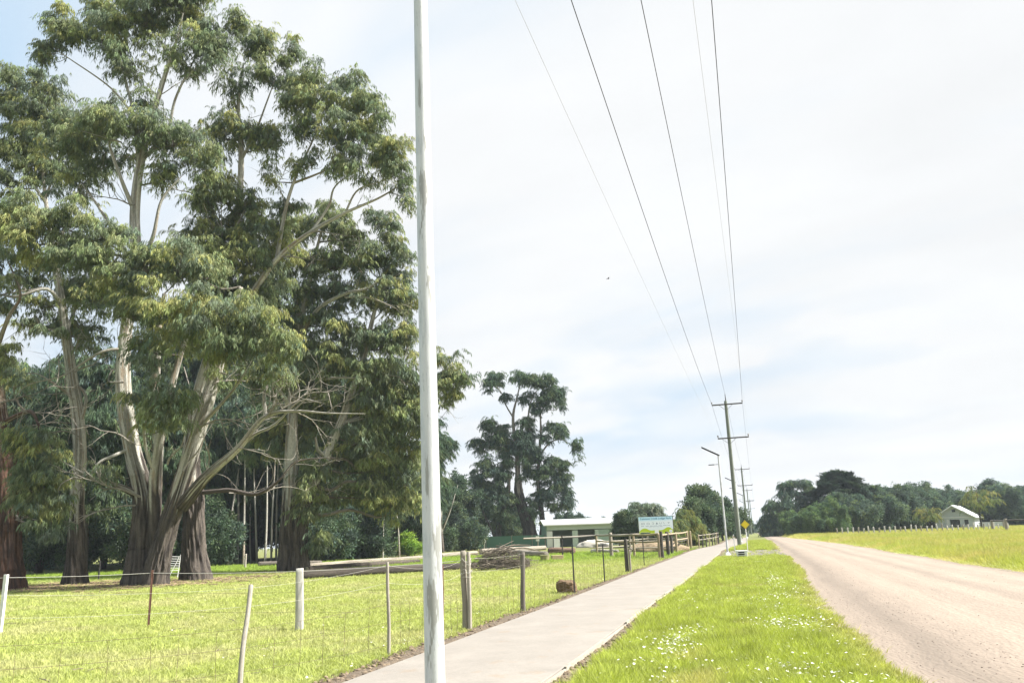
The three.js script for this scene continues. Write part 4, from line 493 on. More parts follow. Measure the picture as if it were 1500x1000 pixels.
// ------------------------------------------------------------------ grass, flowers, loose stones
function tuftGeo(n, rad, h0, h1, w, bendy) {
  const pos = [], idx = [];
  for (let i = 0; i < n; i++) {
    const a = R(0, 6.283), d = rad * Math.sqrt(rnd()), x = Math.cos(a) * d, z = Math.sin(a) * d, h = R(h0, h1), la = a + R(-1, 1), l = h * R(0.1, bendy), ba = R(0, 6.283), bx = Math.cos(ba) * w / 2, bz = Math.sin(ba) * w / 2, b = pos.length / 3;
    pos.push(x - bx, -0.01, z - bz, x + bx, -0.01, z + bz, x - bx * 0.7 + Math.cos(la) * l * 0.35, h * 0.6, z - bz * 0.7 + Math.sin(la) * l * 0.35, x + bx * 0.7 + Math.cos(la) * l * 0.35, h * 0.6, z + bz * 0.7 + Math.sin(la) * l * 0.35, x + Math.cos(la) * l, h, z + Math.sin(la) * l);
    idx.push(b, b + 1, b + 2, b + 1, b + 3, b + 2, b + 2, b + 3, b + 4);
  }
  const g = new THREE.BufferGeometry(); g.setAttribute('position', new THREE.Float32BufferAttribute(pos, 3)); g.setIndex(idx); g.computeVertexNormals(); return g;
}
rnd = mulberry(11);
const bladeMat = new THREE.MeshPhysicalMaterial({ color: 0xffffff, roughness: 1, transmission: 0.4, thickness: 0, side: THREE.DoubleSide });
function scatter(geo, mat, list, name, label, category) {    // list of [x, y, z, scale, heightScale, colour, tilt]
  const inst = new THREE.InstancedMesh(geo, mat, list.length), m = new THREE.Matrix4(), q = new THREE.Quaternion(), e = new THREE.Euler(), c = new THREE.Color();
  list.forEach(([x, y, z, s, hs, col, tilt = 0.15], i) => { e.set(R(-tilt, tilt), R(0, 6.283), R(-tilt, tilt), 'YXZ'); inst.setMatrixAt(i, m.compose(V(x, y, z), q.setFromEuler(e), V(s, s * hs, s))); inst.setColorAt(i, c.setRGB(...col)); });
  return stuffMesh(inst, name, label, category);
}
const onBare = (x, z) => (x > soilL(z) + 0.1 * N(x * 5, z * 5) && x < soilR(z) + 0.16 * N(x * 4, z * 4)) || (x > roadL(z) + 0.12 * N(x * 4, z * 4) - 0.1 && x < roadR(z) + 0.2 * N(x * 3, z * 3));
{ // verge: lush and knee-deep in places
  const list = [];
  for (let i = 0; i < 150000; i++) {
    const z = -5.5 * Math.pow(19, rnd()), x = R(-2.3, 2.3);
    if (z < -100 || onBare(x, z)) continue;
    if (z < -51.5 + 0.8 * N(x, 3) && z > -67.5 && rnd() < 0.985) continue;
    const patch = fbm(x * 0.5, z * 0.35, 4.4, 3), wear = smooth(-0.75, -0.1, x - roadL(z) + 0.45 * N(z * 0.6, x * 0.8, 1.9)), bare = N(x * 1.1, z * 0.5, 17) > 0.42 && x > 0.3;
    if (bare && rnd() < 0.85) continue; if (rnd() < wear * 0.62 + 0.3 * smooth(0.1, 0.4, N(x * 2.2, z * 1.3, 60)) * wear) continue;
    const far = Math.min(1, -z / 60), y = smooth(-0.2, 0.4, patch), d = smooth(0.1, 0.45, fbm(x * 0.9 + 7, z * 0.6, 9, 3)) + wear * 0.5, v = R(0.6, 1.3) * mix(0.85, 1.12, smooth(-0.3, 0.3, N(x * 2.3, z * 1.6, 7)));
    list.push([x, rise(x, z), z, R(0.7, 1.4) * (1 + far * 1.1), R(0.65, 1.1) * (1 - 0.45 * wear) * (0.75 + 0.5 * y) * (1 - 0.35 * far), [mix(0.37, 0.43, d) * v, mix(0.43, 0.41, d) * v, mix(0.045, 0.1, d) * v], 0.2]);
  }
  scatter(tuftGeo(17, 0.06, 0.04, 0.14, 0.0055, 0.95), bladeMat, list, 'verge_grass', 'lush bright green grass between the path and the road', 'grass');
}
{ // paddock: grazed short
  const list = [];
  for (let i = 0; i < 200000; i++) {
    const d = 7 * Math.pow(11, rnd()), a = R(-0.2, 0.95), x = -d * Math.sin(a), z = -d * Math.cos(a);
    if (x > soilL(z) + 0.12 * N(x * 4, z * 4) + 0.05 || d > 75) continue;
    const n = fbm(x * 0.35, z * 0.35, 2.2, 4), dry = smooth(-0.12, 0.32, n + 0.25 * N(x * 1.7, z * 1.7)), v = R(0.75, 1.25), far = d / 75, lush = smooth(44, 56, -z * 0.9 - x * 0.35);
    list.push([x, rise(x, z), z, R(0.7, 1.3) * (1 + far * 1.6), R(0.6, 1.3) * (1 - 0.3 * far) * (0.7 + 0.8 * lush), [mix(mix(0.395, 0.465, dry), 0.28, lush) * v, mix(mix(0.445, 0.465, dry), 0.4, lush) * v, mix(mix(0.1, 0.175, dry), 0.035, lush) * v], 0.3]);
  }
  scatter(tuftGeo(13, 0.09, 0.02, 0.06, 0.007, 1.4), bladeMat, list, 'paddock_grass', 'short grazed yellow-green grass covering the paddock', 'grass');
}
{ // field across the road: long and going yellow
  const list = [];
  for (let i = 0; i < 90000; i++) {
    const z = -20 * Math.pow(9, rnd()), x = 4.5 + 60 * Math.pow(rnd(), 1.5);
    if (onBare(x, z) || x < roadR(z) || z < -170 || Math.atan2(x, -z) > 0.42) continue;
    const n = fbm(x * 0.2, z * 0.2, 6.2, 3), d = smooth(-0.25, 0.3, n), v = R(0.75, 1.25), far = Math.min(1, -z / 120);
    list.push([x, rise(x, z), z, R(0.9, 1.4) * (1 + far * 1.6), R(0.7, 1.2) * (1 - 0.4 * far) * smooth(-0.2, 1.6, x - roadR(z)), [mix(0.38, 0.48, d) * v, mix(0.42, 0.42, d) * v, mix(0.06, 0.11, d) * v], 0.2]);
  }
  scatter(tuftGeo(16, 0.12, 0.1, 0.28, 0.01, 0.7), bladeMat, list, 'field_grass', 'long yellowing grass in the field across the road', 'grass');
}
{ // daisies in drifts
  const pos = [0, 0.004, 0], idx = []; for (let i = 0; i < 16; i++) { const a = i / 16 * 6.283, r = i % 2 ? 0.019 : 0.011; pos.push(Math.cos(a) * r, i % 2 ? 0.002 : 0, Math.sin(a) * r); idx.push(0, 1 + (i + 1) % 16, 1 + i); }
  const g = new THREE.BufferGeometry(); g.setAttribute('position', new THREE.Float32BufferAttribute(pos, 3)); g.setIndex(idx); g.computeVertexNormals();
  const list = [];
  for (let i = 0; i < 60000; i++) {
    const z = -6.5 * Math.pow(7.5, rnd()), x = R(-1.9, 1.2), n = fbm(x * 0.75 + 2, z * 0.28, 31, 3) + 0.35 * Math.exp(-Math.pow((x - 0.35 + 0.15 * Math.sin(z * 0.3)) / 0.45, 2)) * smooth(-9, -14, z) + 0.3 * Math.exp(-Math.pow((x + 1.15) / 0.35, 2)) * smooth(-18, -12, z);
    if (onBare(x, z) || rnd() > Math.pow(smooth(-0.05, 0.75, n), 1.5) * 0.3 + 0.013) continue;
    list.push([x, rise(x, z) + R(0.06, 0.13), z, R(0.8, 1.25), 1, [0.72, 0.72, 0.68], 0.5]);
  }
  for (let i = 0; i < 26000; i++) {
    const d = 8 * Math.pow(4, rnd()), a = R(-0.1, 0.75), x = -d * Math.sin(a), z = -d * Math.cos(a);
    if (x > soilL(z) - 0.1 || rnd() > 0.3 * Math.pow(smooth(0.12, 0.5, fbm(x * 0.5, z * 0.6, 41, 3)), 1.5) + 0.008) continue;
    list.push([x, rise(x, z) + R(0.03, 0.06), z, R(0.7, 1.1), 1, [0.66, 0.66, 0.6], 0.5]);
  }
  scatter(g, std(0xffffff, 0.9, { side: THREE.DoubleSide }), list, 'daisies', 'small white daisies scattered in drifts through the grass', 'flowers');
}
{ // clods and stones on the soil strips and the loose road edge
  const geo = new THREE.IcosahedronGeometry(0.5, 1), p = geo.attributes.position; for (let i = 0; i < p.count; i++) { const s = 1 + 0.35 * N(p.getX(i) * 3, p.getY(i) * 3, p.getZ(i) * 3); p.setXYZ(i, p.getX(i) * s, p.getY(i) * s * 0.7, p.getZ(i) * s); } geo.computeVertexNormals();
  const clods = [], stones = [];
  for (let i = 0; i < 9000; i++) { const z = -5 * Math.pow(8, rnd()), left = rnd() < 0.55, x = left ? R(soilL(z), pathL(z) - 0.03) : R(pathR(z) + 0.06, soilR(z)), s = 0.012 + 0.06 * Math.pow(rnd(), 4), v = R(0.5, 1.3); clods.push([x, rise(x, z) + 0.02 + s * 0.2, z, s, 0.8, [0.16 * v, 0.12 * v, 0.08 * v], 0.5]); }
  for (let i = 0; i < 7000; i++) { const z = -7 * Math.pow(6, rnd()), w = roadR(z) - roadL(z), u = rnd() < 0.85 ? 0.01 + 0.2 * rnd() : rnd(), x = roadL(z) + u * w, s = 0.005 + 0.02 * Math.pow(rnd(), 6), v = R(0.7, 1.25); stones.push([x, rise(x, z) + 0.012 + 0.05 * Math.sin(Math.PI * u) + s * 0.2, z, s, 0.7, [0.2 * v, 0.155 * v, 0.125 * v], 0.5]); }
  scatter(geo, std(0xffffff, 1), clods, 'soil_clods', 'loose brown clods and chips of soil along the path edges', 'soil');
  scatter(geo, std(0xffffff, 1), stones, 'loose_gravel', 'loose pinkish gravel stones on the unsealed road', 'gravel');
}
{ // bark strips and dead leaves shed round the gums
  rnd = mulberry(55); const list = [], sticks = [];
  for (const [tx, tz] of [[-28.6, -33], [-28.6, -36.9], [-34.9, -35.3], [-35, -31.2], [-29, -46.6]]) for (let i = 0; i < 420; i++) { const a = R(0, 6.283), d = 0.8 + 6.5 * rnd() * rnd(), x = tx + Math.cos(a) * d, z = tz + Math.sin(a) * d, v = R(0.6, 1.5); list.push([x, rise(x, z) + 0.02, z, R(0.5, 1.6), 1, [0.2 * v, 0.14 * v, 0.09 * v], 0.2]); }
  for (let i = 0; i < 70; i++) { const d = 10 * Math.pow(4, rnd()), a = R(0.2, 0.85), x = -d * Math.sin(a), z = -d * Math.cos(a), v = R(0.5, 1.1); if (x < soilL(z) - 0.5) list.push([x, rise(x, z) + 0.03, z, R(0.25, 0.7), 1, [0.2 * v, 0.16 * v, 0.12 * v], 0.15]); }
  const g = mergeGeometries([tube([[-0.28, 0, 0, 0.014], [-0.05, 0.03, 0.03, 0.016], [0.3, 0.01, -0.02, 0.006]], { seg: 4, step: 0.2 }), tube([[0, 0.02, 0, 0.009], [0.12, 0.05, 0.14, 0.004]], { seg: 4, step: 0.1 })]);
  scatter(g, std(0xffffff, 1), list, 'bark_litter', 'fallen sticks and bark strips lying under the gums', 'litter');
}
// ------------------------------------------------------------------ built things
rnd = mulberry(77);
const G0 = (x, z) => [x, rise(x, z), z];
function roughPost(r, h, { seg = 14, lean = [0, 0], square = false, chew = 0.06 } = {}) {     // standing timber, checked and a little bent, 0.25 m in the ground
  const o = R(0, 50), pts = [[0, -0.25, 0, r * 1.05], [lean[0] * 0.3 + R(-0.01, 0.01), h * 0.35, lean[1] * 0.3 + R(-0.01, 0.01), r], [lean[0] * 0.7, h * 0.7, lean[1] * 0.7, r * 0.97], [lean[0], h, lean[1], r * 0.93]];
  return tube(pts, { seg, step: 0.08, dent: (a, s, p, rr) => rr * chew * (N(Math.cos(a) * 2 + o, Math.sin(a) * 2, s * 1.2) - 1.2 * smooth(0.25, 0.5, N(Math.cos(a) * 5 + o, Math.sin(a) * 5, s * 0.5))) + (square ? rr * (0.9 / Math.max(Math.abs(Math.cos(a)), Math.abs(Math.sin(a))) - 0.9) * 0.55 : 0) });
}
function strand(a, b, r, sag = 0.01, n = 6) { const pts = []; for (let i = 0; i <= n; i++) { const u = i / n; pts.push([mix(a[0], b[0], u), mix(a[1], b[1], u) - sag * 4 * u * (1 - u), mix(a[2], b[2], u), r]); } return tube(pts, { seg: 5, step: 0.6, cap: false }); }
const along = (o, m, p, turn = 0) => { m.position.set(...p); m.rotation.y = turn; return m; };

// solar lamp posts beside the path
function lampPost(x, z, lean, label, group, dia = 0.125, H = 6.78) {
  const t = thing('lamp_post', label, 'lamp post', G0(x, z), 0, group);
  part('pole', tube([[0, 0.02, 0, dia / 2 + 0.005], [lean * 0.33, 2.2, 0, dia / 2], [lean * 0.66, 4.4, 0, dia / 2 - 0.005], [lean, H, 0, dia / 2 - 0.011]], { seg: 28, step: 0.4 }), lampSteel, t);
  const base = part('base_plate', new THREE.CylinderGeometry(0.1, 0.3, 0.22, 4, 1).rotateY(Math.PI / 4).translate(0, 0.11, 0), std(lin(0.5, 0.49, 0.46), 0.9), t);
  for (let i = 0; i < 4; i++) { const a = i * Math.PI / 2; part('bolt', new THREE.CylinderGeometry(0.016, 0.016, 0.06, 6).translate(Math.cos(a) * 0.13, 0.235, Math.sin(a) * 0.13), darkSteel, base); }
  const panel = part('solar_panel', box(1.35, 0.035, 0.55, -0.55, 0, 0), std(lin(0.03, 0.035, 0.05), 0.25), t); panel.position.set(lean - 0.02, H + 0.06, 0); panel.rotation.z = -0.5;
  part('panel_frame', box(1.3, 0.05, 0.08, -0.55, -0.045, 0), darkSteel, panel);
  const arm = part('lamp_arm', new THREE.CylinderGeometry(0.022, 0.026, 0.36, 8).rotateZ(Math.PI / 2).translate(-0.2, 0, 0), lampSteel, t); arm.position.set(lean * 0.95, H - 0.62, 0);
  part('lamp_head', box(0.42, 0.06, 0.2, -0.52, -0.01, 0, 0.025), std(lin(0.12, 0.13, 0.14), 0.5), arm);
  return t;
}
const zincMap = texture(512, 1024, (u, v) => { const blot = smooth(0.48, 0.6, tn(u, v, 1, 4)), streak = smooth(0.72, 0.86, 0.5 * lat[4][1](u * 128, v * 128) + 0.5 * lat[2][1](u * 32, v * 32)), scar = 0.85 * smooth(0.66, 0.73, 0.5 * lat[0][1](u * 8, v * 8) + 0.32 * lat[1][1](u * 16, v * 16) + 0.18 * lat[3][1](u * 64, v * 64)), f = mix(0.94, 1.05, tn(u, v, 3, 6)); return [mix(mix(0.57, 0.5, blot), 0.27, Math.max(streak * 0.45, scar)) * f, mix(mix(0.585, 0.52, blot), 0.27, Math.max(streak * 0.45, scar)) * f, mix(mix(0.595, 0.54, blot), 0.25, Math.max(streak * 0.45, scar)) * f]; });
zincMap.repeat.set(1, 0.25);
const lampSteel = new THREE.MeshStandardMaterial({ map: zincMap, roughness: 0.5, metalness: 0.15, bumpMap: roadBump, bumpScale: 0.0015 });
lampPost(-2.225, -5.49, -0.1, 'thick white streaked lamp post rising at the path edge opposite leaning stake', 'solar lamp posts', 0.135, 7.3);
lampPost(-1.8, -57.4, 0.0, 'slender solar lamp post next to the slotted white ground box', 'solar lamp posts');
for (const z of [-97, -137, -177]) lampPost(-1.42 + 0.4 * smooth(-97, -137, z), z, 0.0, 'distant solar lamp post past the green power pole', 'solar lamp posts');

// power poles and their wires
const poleTimber = timber(lin(0.19, 0.215, 0.18)), armTimber = timber(lin(0.11, 0.1, 0.09)), porcelain = std(lin(0.2, 0.17, 0.15), 0.3);
function powerPole(x, z, label) {
  const t = thing('power_pole', label, 'power pole', G0(x, z), 0, 'power poles along the road');
  part('pole', tube([[0, -0.4, 0, 0.2], [0, 5, 0, 0.185], [0.02, 10, 0, 0.165], [0.03, 13.95, 0, 0.145]], { seg: 18, step: 0.5, dent: (a, s) => 0.01 * N(Math.cos(a) * 3, Math.sin(a) * 3, s * 0.4) }), poleTimber, t);
  part('ridge_pin', new THREE.CylinderGeometry(0.03, 0.045, 0.75, 8).translate(0.05, 14.25, 0), darkSteel, t);
  for (const [y, x0, x1, pins] of [[13.58, -1.32, 1.62, [-1.3, 1.6]], [10.25, -1.05, 1.88, [-1.02, 1.85]]]) {
    const arm = part('crossarm', box(x1 - x0, 0.12, 0.1, (x0 + x1) / 2, y, 0.2), armTimber, t);
    for (const p of pins) part('insulator', new THREE.LatheGeometry([[0.0, 0], [0.03, 0], [0.03, 0.08], [0.075, 0.1], [0.05, 0.15], [0.08, 0.18], [0.045, 0.24], [0, 0.27]].map(([a, b]) => new THREE.Vector2(a, b)), 10).translate(p, y + 0.06, 0.2), porcelain, arm);
    for (const s of [-1, 1]) { const b = part('brace', box(0.03, 0.75, 0.02), darkSteel, arm); b.position.set(0.02 + s * 0.36, y - 0.3, 0.18); b.rotation.z = -s * 0.85; }
  }
  return t;
}
const poleZ = [15, -79.9, -172, -264, -356], poleX = [-1.3, -1.33, -1.0, -0.5, 0];
poleX.forEach((x, i) => i && powerPole(x, poleZ[i], i === 1 ? 'tall green-tinted timber power pole near the yellow diamond sign' : 'small distant power pole further down the road'));
for (const [dx, y, r, sag, label, shift = 0] of [
  [-1.3, 13.85, 0.0105, 1.0, 'black overhead wire on the path end of the upper crossarm'], [0.06, 14.7, 0.0105, 1.0, 'black overhead wire on the pin at the pole tops'], [1.62, 13.85, 0.0105, 1.0, 'black overhead wire on the road end of the upper crossarm'],
  [-1.02, 10.55, 0.0028, 0.55, 'fine pale overhead wire on the path end of the lower crossarm', -0.65], [1.86, 10.55, 0.0028, 0.55, 'fine pale overhead wire on the road end of the lower crossarm', -0.85]]) {
  const pts = [];
  for (let i = 0; i < poleZ.length - 1; i++) for (let k = 0; k < 16; k++) { const u = k / 16, x = mix(poleX[i], poleX[i + 1], u) + dx + (i ? 0 : shift * (1 - u)), z = mix(poleZ[i], poleZ[i + 1], u) + 0.2; pts.push([x, y + mix(rise(0, poleZ[i]), rise(0, poleZ[i + 1]), u) - 0.17 - sag * 4 * u * (1 - u), z, r]); }
  const t = thing('overhead_wire', label, 'wire', [0, 0, 0], 0, 'overhead wires'); part('wire', tube(pts, { seg: 6, step: 4 }), r > 0.006 ? blackWire : wireMat, t);
}

// yellow diamond sign, marker stake, white box, sawn pipe
{
  const t = thing('warning_sign', 'yellow diamond warning sign on a thin white post', 'sign', G0(-0.49, -60.7));
  part('post', new THREE.CylinderGeometry(0.03, 0.03, 2.1, 10).translate(0, 1.0, 0), whitePaint, t);
  const s = part('sign_plate', box(0.44, 0.44, 0.006, 0, 0, 0, 0.002).rotateZ(Math.PI / 4), std(lin(0.8, 0.62, 0.01), 0.5), t); s.position.set(0, 2.0, 0.036);
  part('border', new THREE.RingGeometry(0.255, 0.27, 4, 1), std(lin(0.03, 0.03, 0.03), 0.6), s).position.z = 0.005;
  const m = thing('marker_stake', 'short white marker stake in the verge before the power pole', 'stake', G0(-1.5, -66)); part('stake', box(0.07, 1.35, 0.02, 0, 0.6, 0), whitePaint, m); part('reflector', box(0.045, 0.09, 0.004, 0, 1.1, 0.012, 0.001), std(lin(0.4, 0.03, 0.02), 0.3), m);
  const b = thing('ground_box', 'white box with dark horizontal slots set in the verge', 'box', G0(-0.79, -50.5));
  const shp = new THREE.Shape([[-0.34, 0.5], [0.34, 0.5], [0.31, 0.04], [-0.2, 0.04], [-0.2, 0]].map(p => new THREE.Vector2(...p)).slice(0, 4));
  part('casing', new THREE.ExtrudeGeometry(shp, { depth: 0.4, bevelSize: 0.012, bevelThickness: 0.012, bevelSegments: 1 }).translate(0, -0.03, -0.2), whitePaint, b);
  for (let i = 0; i < 3; i++) { part('slot', box(0.36, 0.07, 0.02, 0, 0.13 + i * 0.12, 0.218, 0.002), std(lin(0.03, 0.03, 0.03), 0.9), b); part('slat', box(0.4, 0.02, 0.04, 0, 0.18 + i * 0.12, 0.23, 0.003), whitePaint, b); }
  const p = thing('broken_slab', 'flat pale slab lying beside the slotted white ground box', 'slab', G0(-0.05, -51.5), 0.3); part('slab', box(1.0, 0.1, 0.5, 0, 0.06, 0, 0.02), std(lin(0.3, 0.26, 0.22), 0.95), p);
}

// fence along the path
{
  const t = thing('paddock_fence', 'old wire fence of mixed stakes and posts running beside the path', 'fence', [0, 0, 0]);
  const P = [[-7.9, -6.8, 'stake', 1.25, [0, 0]], [-5.89, -8.48, 'pale', 1.15, [-0.23, -0.47]], [-5.26, -11.15, 'stake', 1.33, [-0.02, 0.02]], [-5.22, -13.2, 'rust', 1.2, [0, 0]], [-5.25, -14.42, 'double', 1.42, [-0.03, 0]], [-5.14, -17.93, 'dark', 1.3, [0.03, 0]], [-5.1, -23.2, 'picket', 1.32, [-0.02, 0]], [-5.2, -28.7, 'picket', 1.3, [0, 0]], [-5.5, -36.1, 'darkdouble', 1.42, [0, 0]], [-5.6, -42.7, 'picket', 1.3, [0, 0]], [-5.85, -54, 'darkthick', 1.75, [0.02, 0]]];
  const tops = [];
  for (const [x, z, kind, h, lean] of P) {
    const y = rise(x, z), put = (g, m, dx = 0, dz = 0) => { const q = part('post', g, m, t); q.position.set(x + dx, y, z + dz); return q; };
    if (kind === 'stake') put(roughPost(0.022, h, { seg: 8, lean, square: true }), paleTimber);
    if (kind === 'pale') put(roughPost(0.026, h, { seg: 8, lean, square: true }), paleTimber);
    if (kind === 'rust') put(box(0.035, h + 0.2, 0.035, 0, h / 2 - 0.1, 0, 0.004), rustSteel);
    if (kind === 'double') { put(roughPost(0.056, h, { lean, chew: 0.35 }), greyTimber); put(roughPost(0.036, h - 0.02, { square: true, chew: 0.15, seg: 12 }), paleTimber, 0.09, 0.04); }
    if (kind === 'dark') put(roughPost(0.06, h, { lean, chew: 0.45 }), timber(lin(0.17, 0.155, 0.135)));
    if (kind === 'picket') { const g = mergeGeometries([box(0.045, h + 0.25, 0.012, 0, h / 2 - 0.12, 0, 0.002), box(0.01, h + 0.25, 0.03, 0, h / 2 - 0.12, 0.02, 0.002)]); put(g, darkSteel); }
    if (kind === 'darkdouble') { put(roughPost(0.085, h, { square: true, chew: 0.15 }), darkTimber); put(roughPost(0.05, h - 0.45, { chew: 0.2 }), greyTimber, 0.16, 0.1); }
    if (kind === 'darkthick') put(roughPost(0.11, h, { chew: 0.2 }), darkTimber);
    tops.push([x + lean[0], y, z + lean[1], Math.min(h, 1.32)]);
  }
  for (let i = 0; i < tops.length - 1; i++) {
    const a = tops[i], b = tops[i + 1], near = i < 5, lv = near ? [0.97, 0.78, 0.55, 0.36, 0.12] : [0.96, 0.76, 0.55, 0.34, 0.14];
    const P2 = (f, u, k) => { const h = mix(a[3], b[3], u) * f; return [mix(a[0], b[0], u), mix(a[1], b[1], u) + h, mix(a[2], b[2], u)]; };
    lv.forEach((f, k) => { const top = k < 2; part('wire', strand(P2(f, 0), P2(f, 1), top && near ? 0.0015 : 0.002, top ? 0.035 : 0.02), top && near ? tapeMat : rustWire, t); });
    const L = Math.hypot(b[0] - a[0], b[2] - a[2]), n = Math.floor(L / (near ? 0.38 : 0.45));
    for (let k = 1; k < n; k++) { const u = (k + R(-0.2, 0.2)) / n, lo = P2(0.02, u), hi = P2(0.56 + R(-0.04, 0.02), u); const w = 0.03; part('dropper', tube([[lo[0] + R(-w, w), lo[1], lo[2] + R(-w, w), 0.0028], [mix(lo[0], hi[0], 0.5) + R(-w, w) * 0.6, mix(lo[1], hi[1], 0.5), mix(lo[2], hi[2], 0.5) + R(-w, w), 0.0028], [hi[0], hi[1], hi[2], 0.0022]], { seg: 4, step: 0.25, cap: false }), rustWire, t); }
  }
  // loose ends wound round the double post
  for (let i = 0; i < 5; i++) { const y = R(0.9, 1.35), q = []; for (let k = 0; k < 14; k++) { const a = k * 0.55 + i; q.push([-5.2 + Math.cos(a) * 0.09 + R(-0.02, 0.02), y + R(-0.05, 0.05), -14.4 + Math.sin(a) * 0.11, 0.004]); } part('wire_coil', tube(q, { seg: 4, step: 0.06, cap: false }), tapeMat, t); }
}
// cross fence with a white tape, back towards the gums
{
  const t = thing('cross_fence', 'sparse fence with white tape crossing the paddock to the pale square post', 'fence', [0, 0, 0]);
  const P = [[-22, -13.2, 'rust', 1.15], [-15.6, -13.85, 'white', 1.22], [-12.83, -15.06, 'rust', 1.2], [-8.69, -14.37, 'square', 1.18], [-5.25, -14.42, 'end', 1.3]];
  for (const [x, z, k, h] of P) {
    if (k === 'rust') part('post', mergeGeometries([box(0.045, h + 0.25, 0.014, 0, h / 2 - 0.12, 0, 0.002), box(0.012, h + 0.25, 0.03, 0, h / 2 - 0.12, 0.02, 0.002)]), rustSteel, t).position.set(x, 0, z);
    if (k === 'white') part('post', box(0.09, h + 0.25, 0.06, 0, h / 2 - 0.12, 0), whitePaint, t).position.set(x, 0, z);
    if (k === 'square') { const q = part('post', roughPost(0.078, h, { square: true, chew: 0.05, seg: 24, lean: [-0.03, 0] }), whiteTimber, t); q.position.set(x, 0, z); q.rotation.y = 0.45; }
  }
  for (let i = 0; i < P.length - 1; i++) { const a = P[i], b = P[i + 1]; part('tape', strand([a[0], a[3] - 0.06, a[1]], [b[0], b[3] - 0.06, b[1]], 0.006, 0.02), tapeMat, t); for (const f of [0.62, 0.3]) part('wire', strand([a[0], a[3] * f, a[1]], [b[0], b[3] * f, b[1]], 0.0022, 0.03), rustWire, t); }
}
// stockyard of round posts and rails
{
  const t = thing('stockyard_rails', 'weathered timber post and rail stockyard beside the path', 'fence', [0, 0, 0]);
  const post = (x, z, h, r, m) => part('post', roughPost(r, h, { chew: 0.15 }), m, t).position.set(x, rise(x, z), z);
  const rail = (a, b, y, m = railTimber, r = 0.065) => { const ya = rise(...a) + y, yb = rise(...b) + y; part('rail', tube([[a[0], ya, a[1], r], [mix(a[0], b[0], 0.5), (ya + yb) / 2 - 0.02, mix(a[1], b[1], 0.5), r * 0.95], [b[0], yb + R(-0.03, 0.03), b[1], r * 0.9]], { seg: 10, step: 0.5 }), m, t); };
  const C = [[-12.94, -68.6], [-10.41, -61], [-8.2, -57.6], [-6.05, -54.2]], D = [[-5.85, -57.9], [-5.98, -62.1], [-5.9, -65.1], [-5.65, -73.4], [-5.4, -73.6]];
  C.forEach(([x, z], i) => post(x, z, i === 1 ? 1.75 : 1.6, i === 1 ? 0.14 : 0.09, i === 1 ? greyTimber : railTimber));
  D.forEach(([x, z], i) => post(x, z, i === 0 ? 1.7 : 1.6, i === 0 ? 0.13 : 0.1, i < 2 ? darkTimber : railTimber));
  for (let i = 0; i < 3; i++) { rail(C[i], C[i + 1], 1.55, i === 2 ? railTimber : greyTimber, 0.075); rail(C[i], C[i + 1], 1.08); if (i) rail(C[i], C[i + 1], 0.45, darkSteel, 0.02); }
  rail(C[3], D[0], 1.5); rail(D[0], D[2], 1.52); rail(D[2], D[3], 1.5); rail(D[2], D[3], 1.0); rail(D[2], D[3], 0.85, darkTimber, 0.04);
  rail([-18, -63.5], C[0], 1.5, greyTimber, 0.07); rail([-13.4, -57.8], C[0], 1.52, darkTimber, 0.05);
  const lines = [[-12.94, -68.6, -9.5, -76], [-9.5, -76, -5.65, -73.4], [-8.2, -57.6, -9.4, -64], [-9.4, -64, -5.9, -65.1]];
  for (const [a, b, c, d] of lines) { post(c, d, 1.6, 0.08, greyTimber); for (const y of [0.5, 1.0, 1.5]) rail([a, b], [c, d], y, greyTimber, 0.05); }
}
{ // low paddock posts following the bend of the path
  const t = thing('bend_fence', 'row of low dark posts and rails following the bend of the path', 'fence', [0, 0, 0]);
  const zs = []; for (let z = -76.5; z > -96; z -= 2.2) zs.push(z); const X = z => pathL(z) - 0.45;
  zs.forEach((z, i) => { const h = 1.25; part('post', roughPost(0.06, h, { seg: 9 }), i % 3 ? darkTimber : railTimber, t).position.set(X(z), rise(X(z), z), z); if (i) for (const y of [1.15, 0.75]) part('rail', strand([X(zs[i - 1]), rise(0, z) + y, zs[i - 1]], [X(z), rise(0, z) + y, z], 0.04, 0, 3), greyTimber, t); });
}
{ // steel picket in the yard corner
  const t = thing('steel_picket', 'dark steel picket standing between the brush pile and the stockyard', 'post', G0(-13.45, -57.8)); part('post', mergeGeometries([box(0.09, 1.9, 0.03, 0, 0.75, 0), box(0.03, 1.9, 0.07, 0, 0.75, 0.04)]), darkSteel, t);
}
{ // mulch heap behind the rails
  const t = thing('mulch_heap', 'brown heap of straw and mulch behind the stockyard rails', 'heap', G0(-7.9, -69.5));
  const g = new THREE.SphereGeometry(1, 40, 20), p = g.attributes.position; for (let i = 0; i < p.count; i++) { const x = p.getX(i), y = p.getY(i), z = p.getZ(i), k = 1 + 0.22 * fbm(x * 2, y * 2, z * 2 + 4, 4); p.setXYZ(i, x * 2.6 * k, Math.max(-0.05, y * 0.95 * k), z * 1.6 * k); } g.computeVertexNormals();
  part('heap', g, new THREE.MeshStandardMaterial({ color: lin(1.75, 1.75, 1.6), map: soilMap, bumpMap: grassBump, bumpScale: 0.1, roughness: 1 }), t);
}

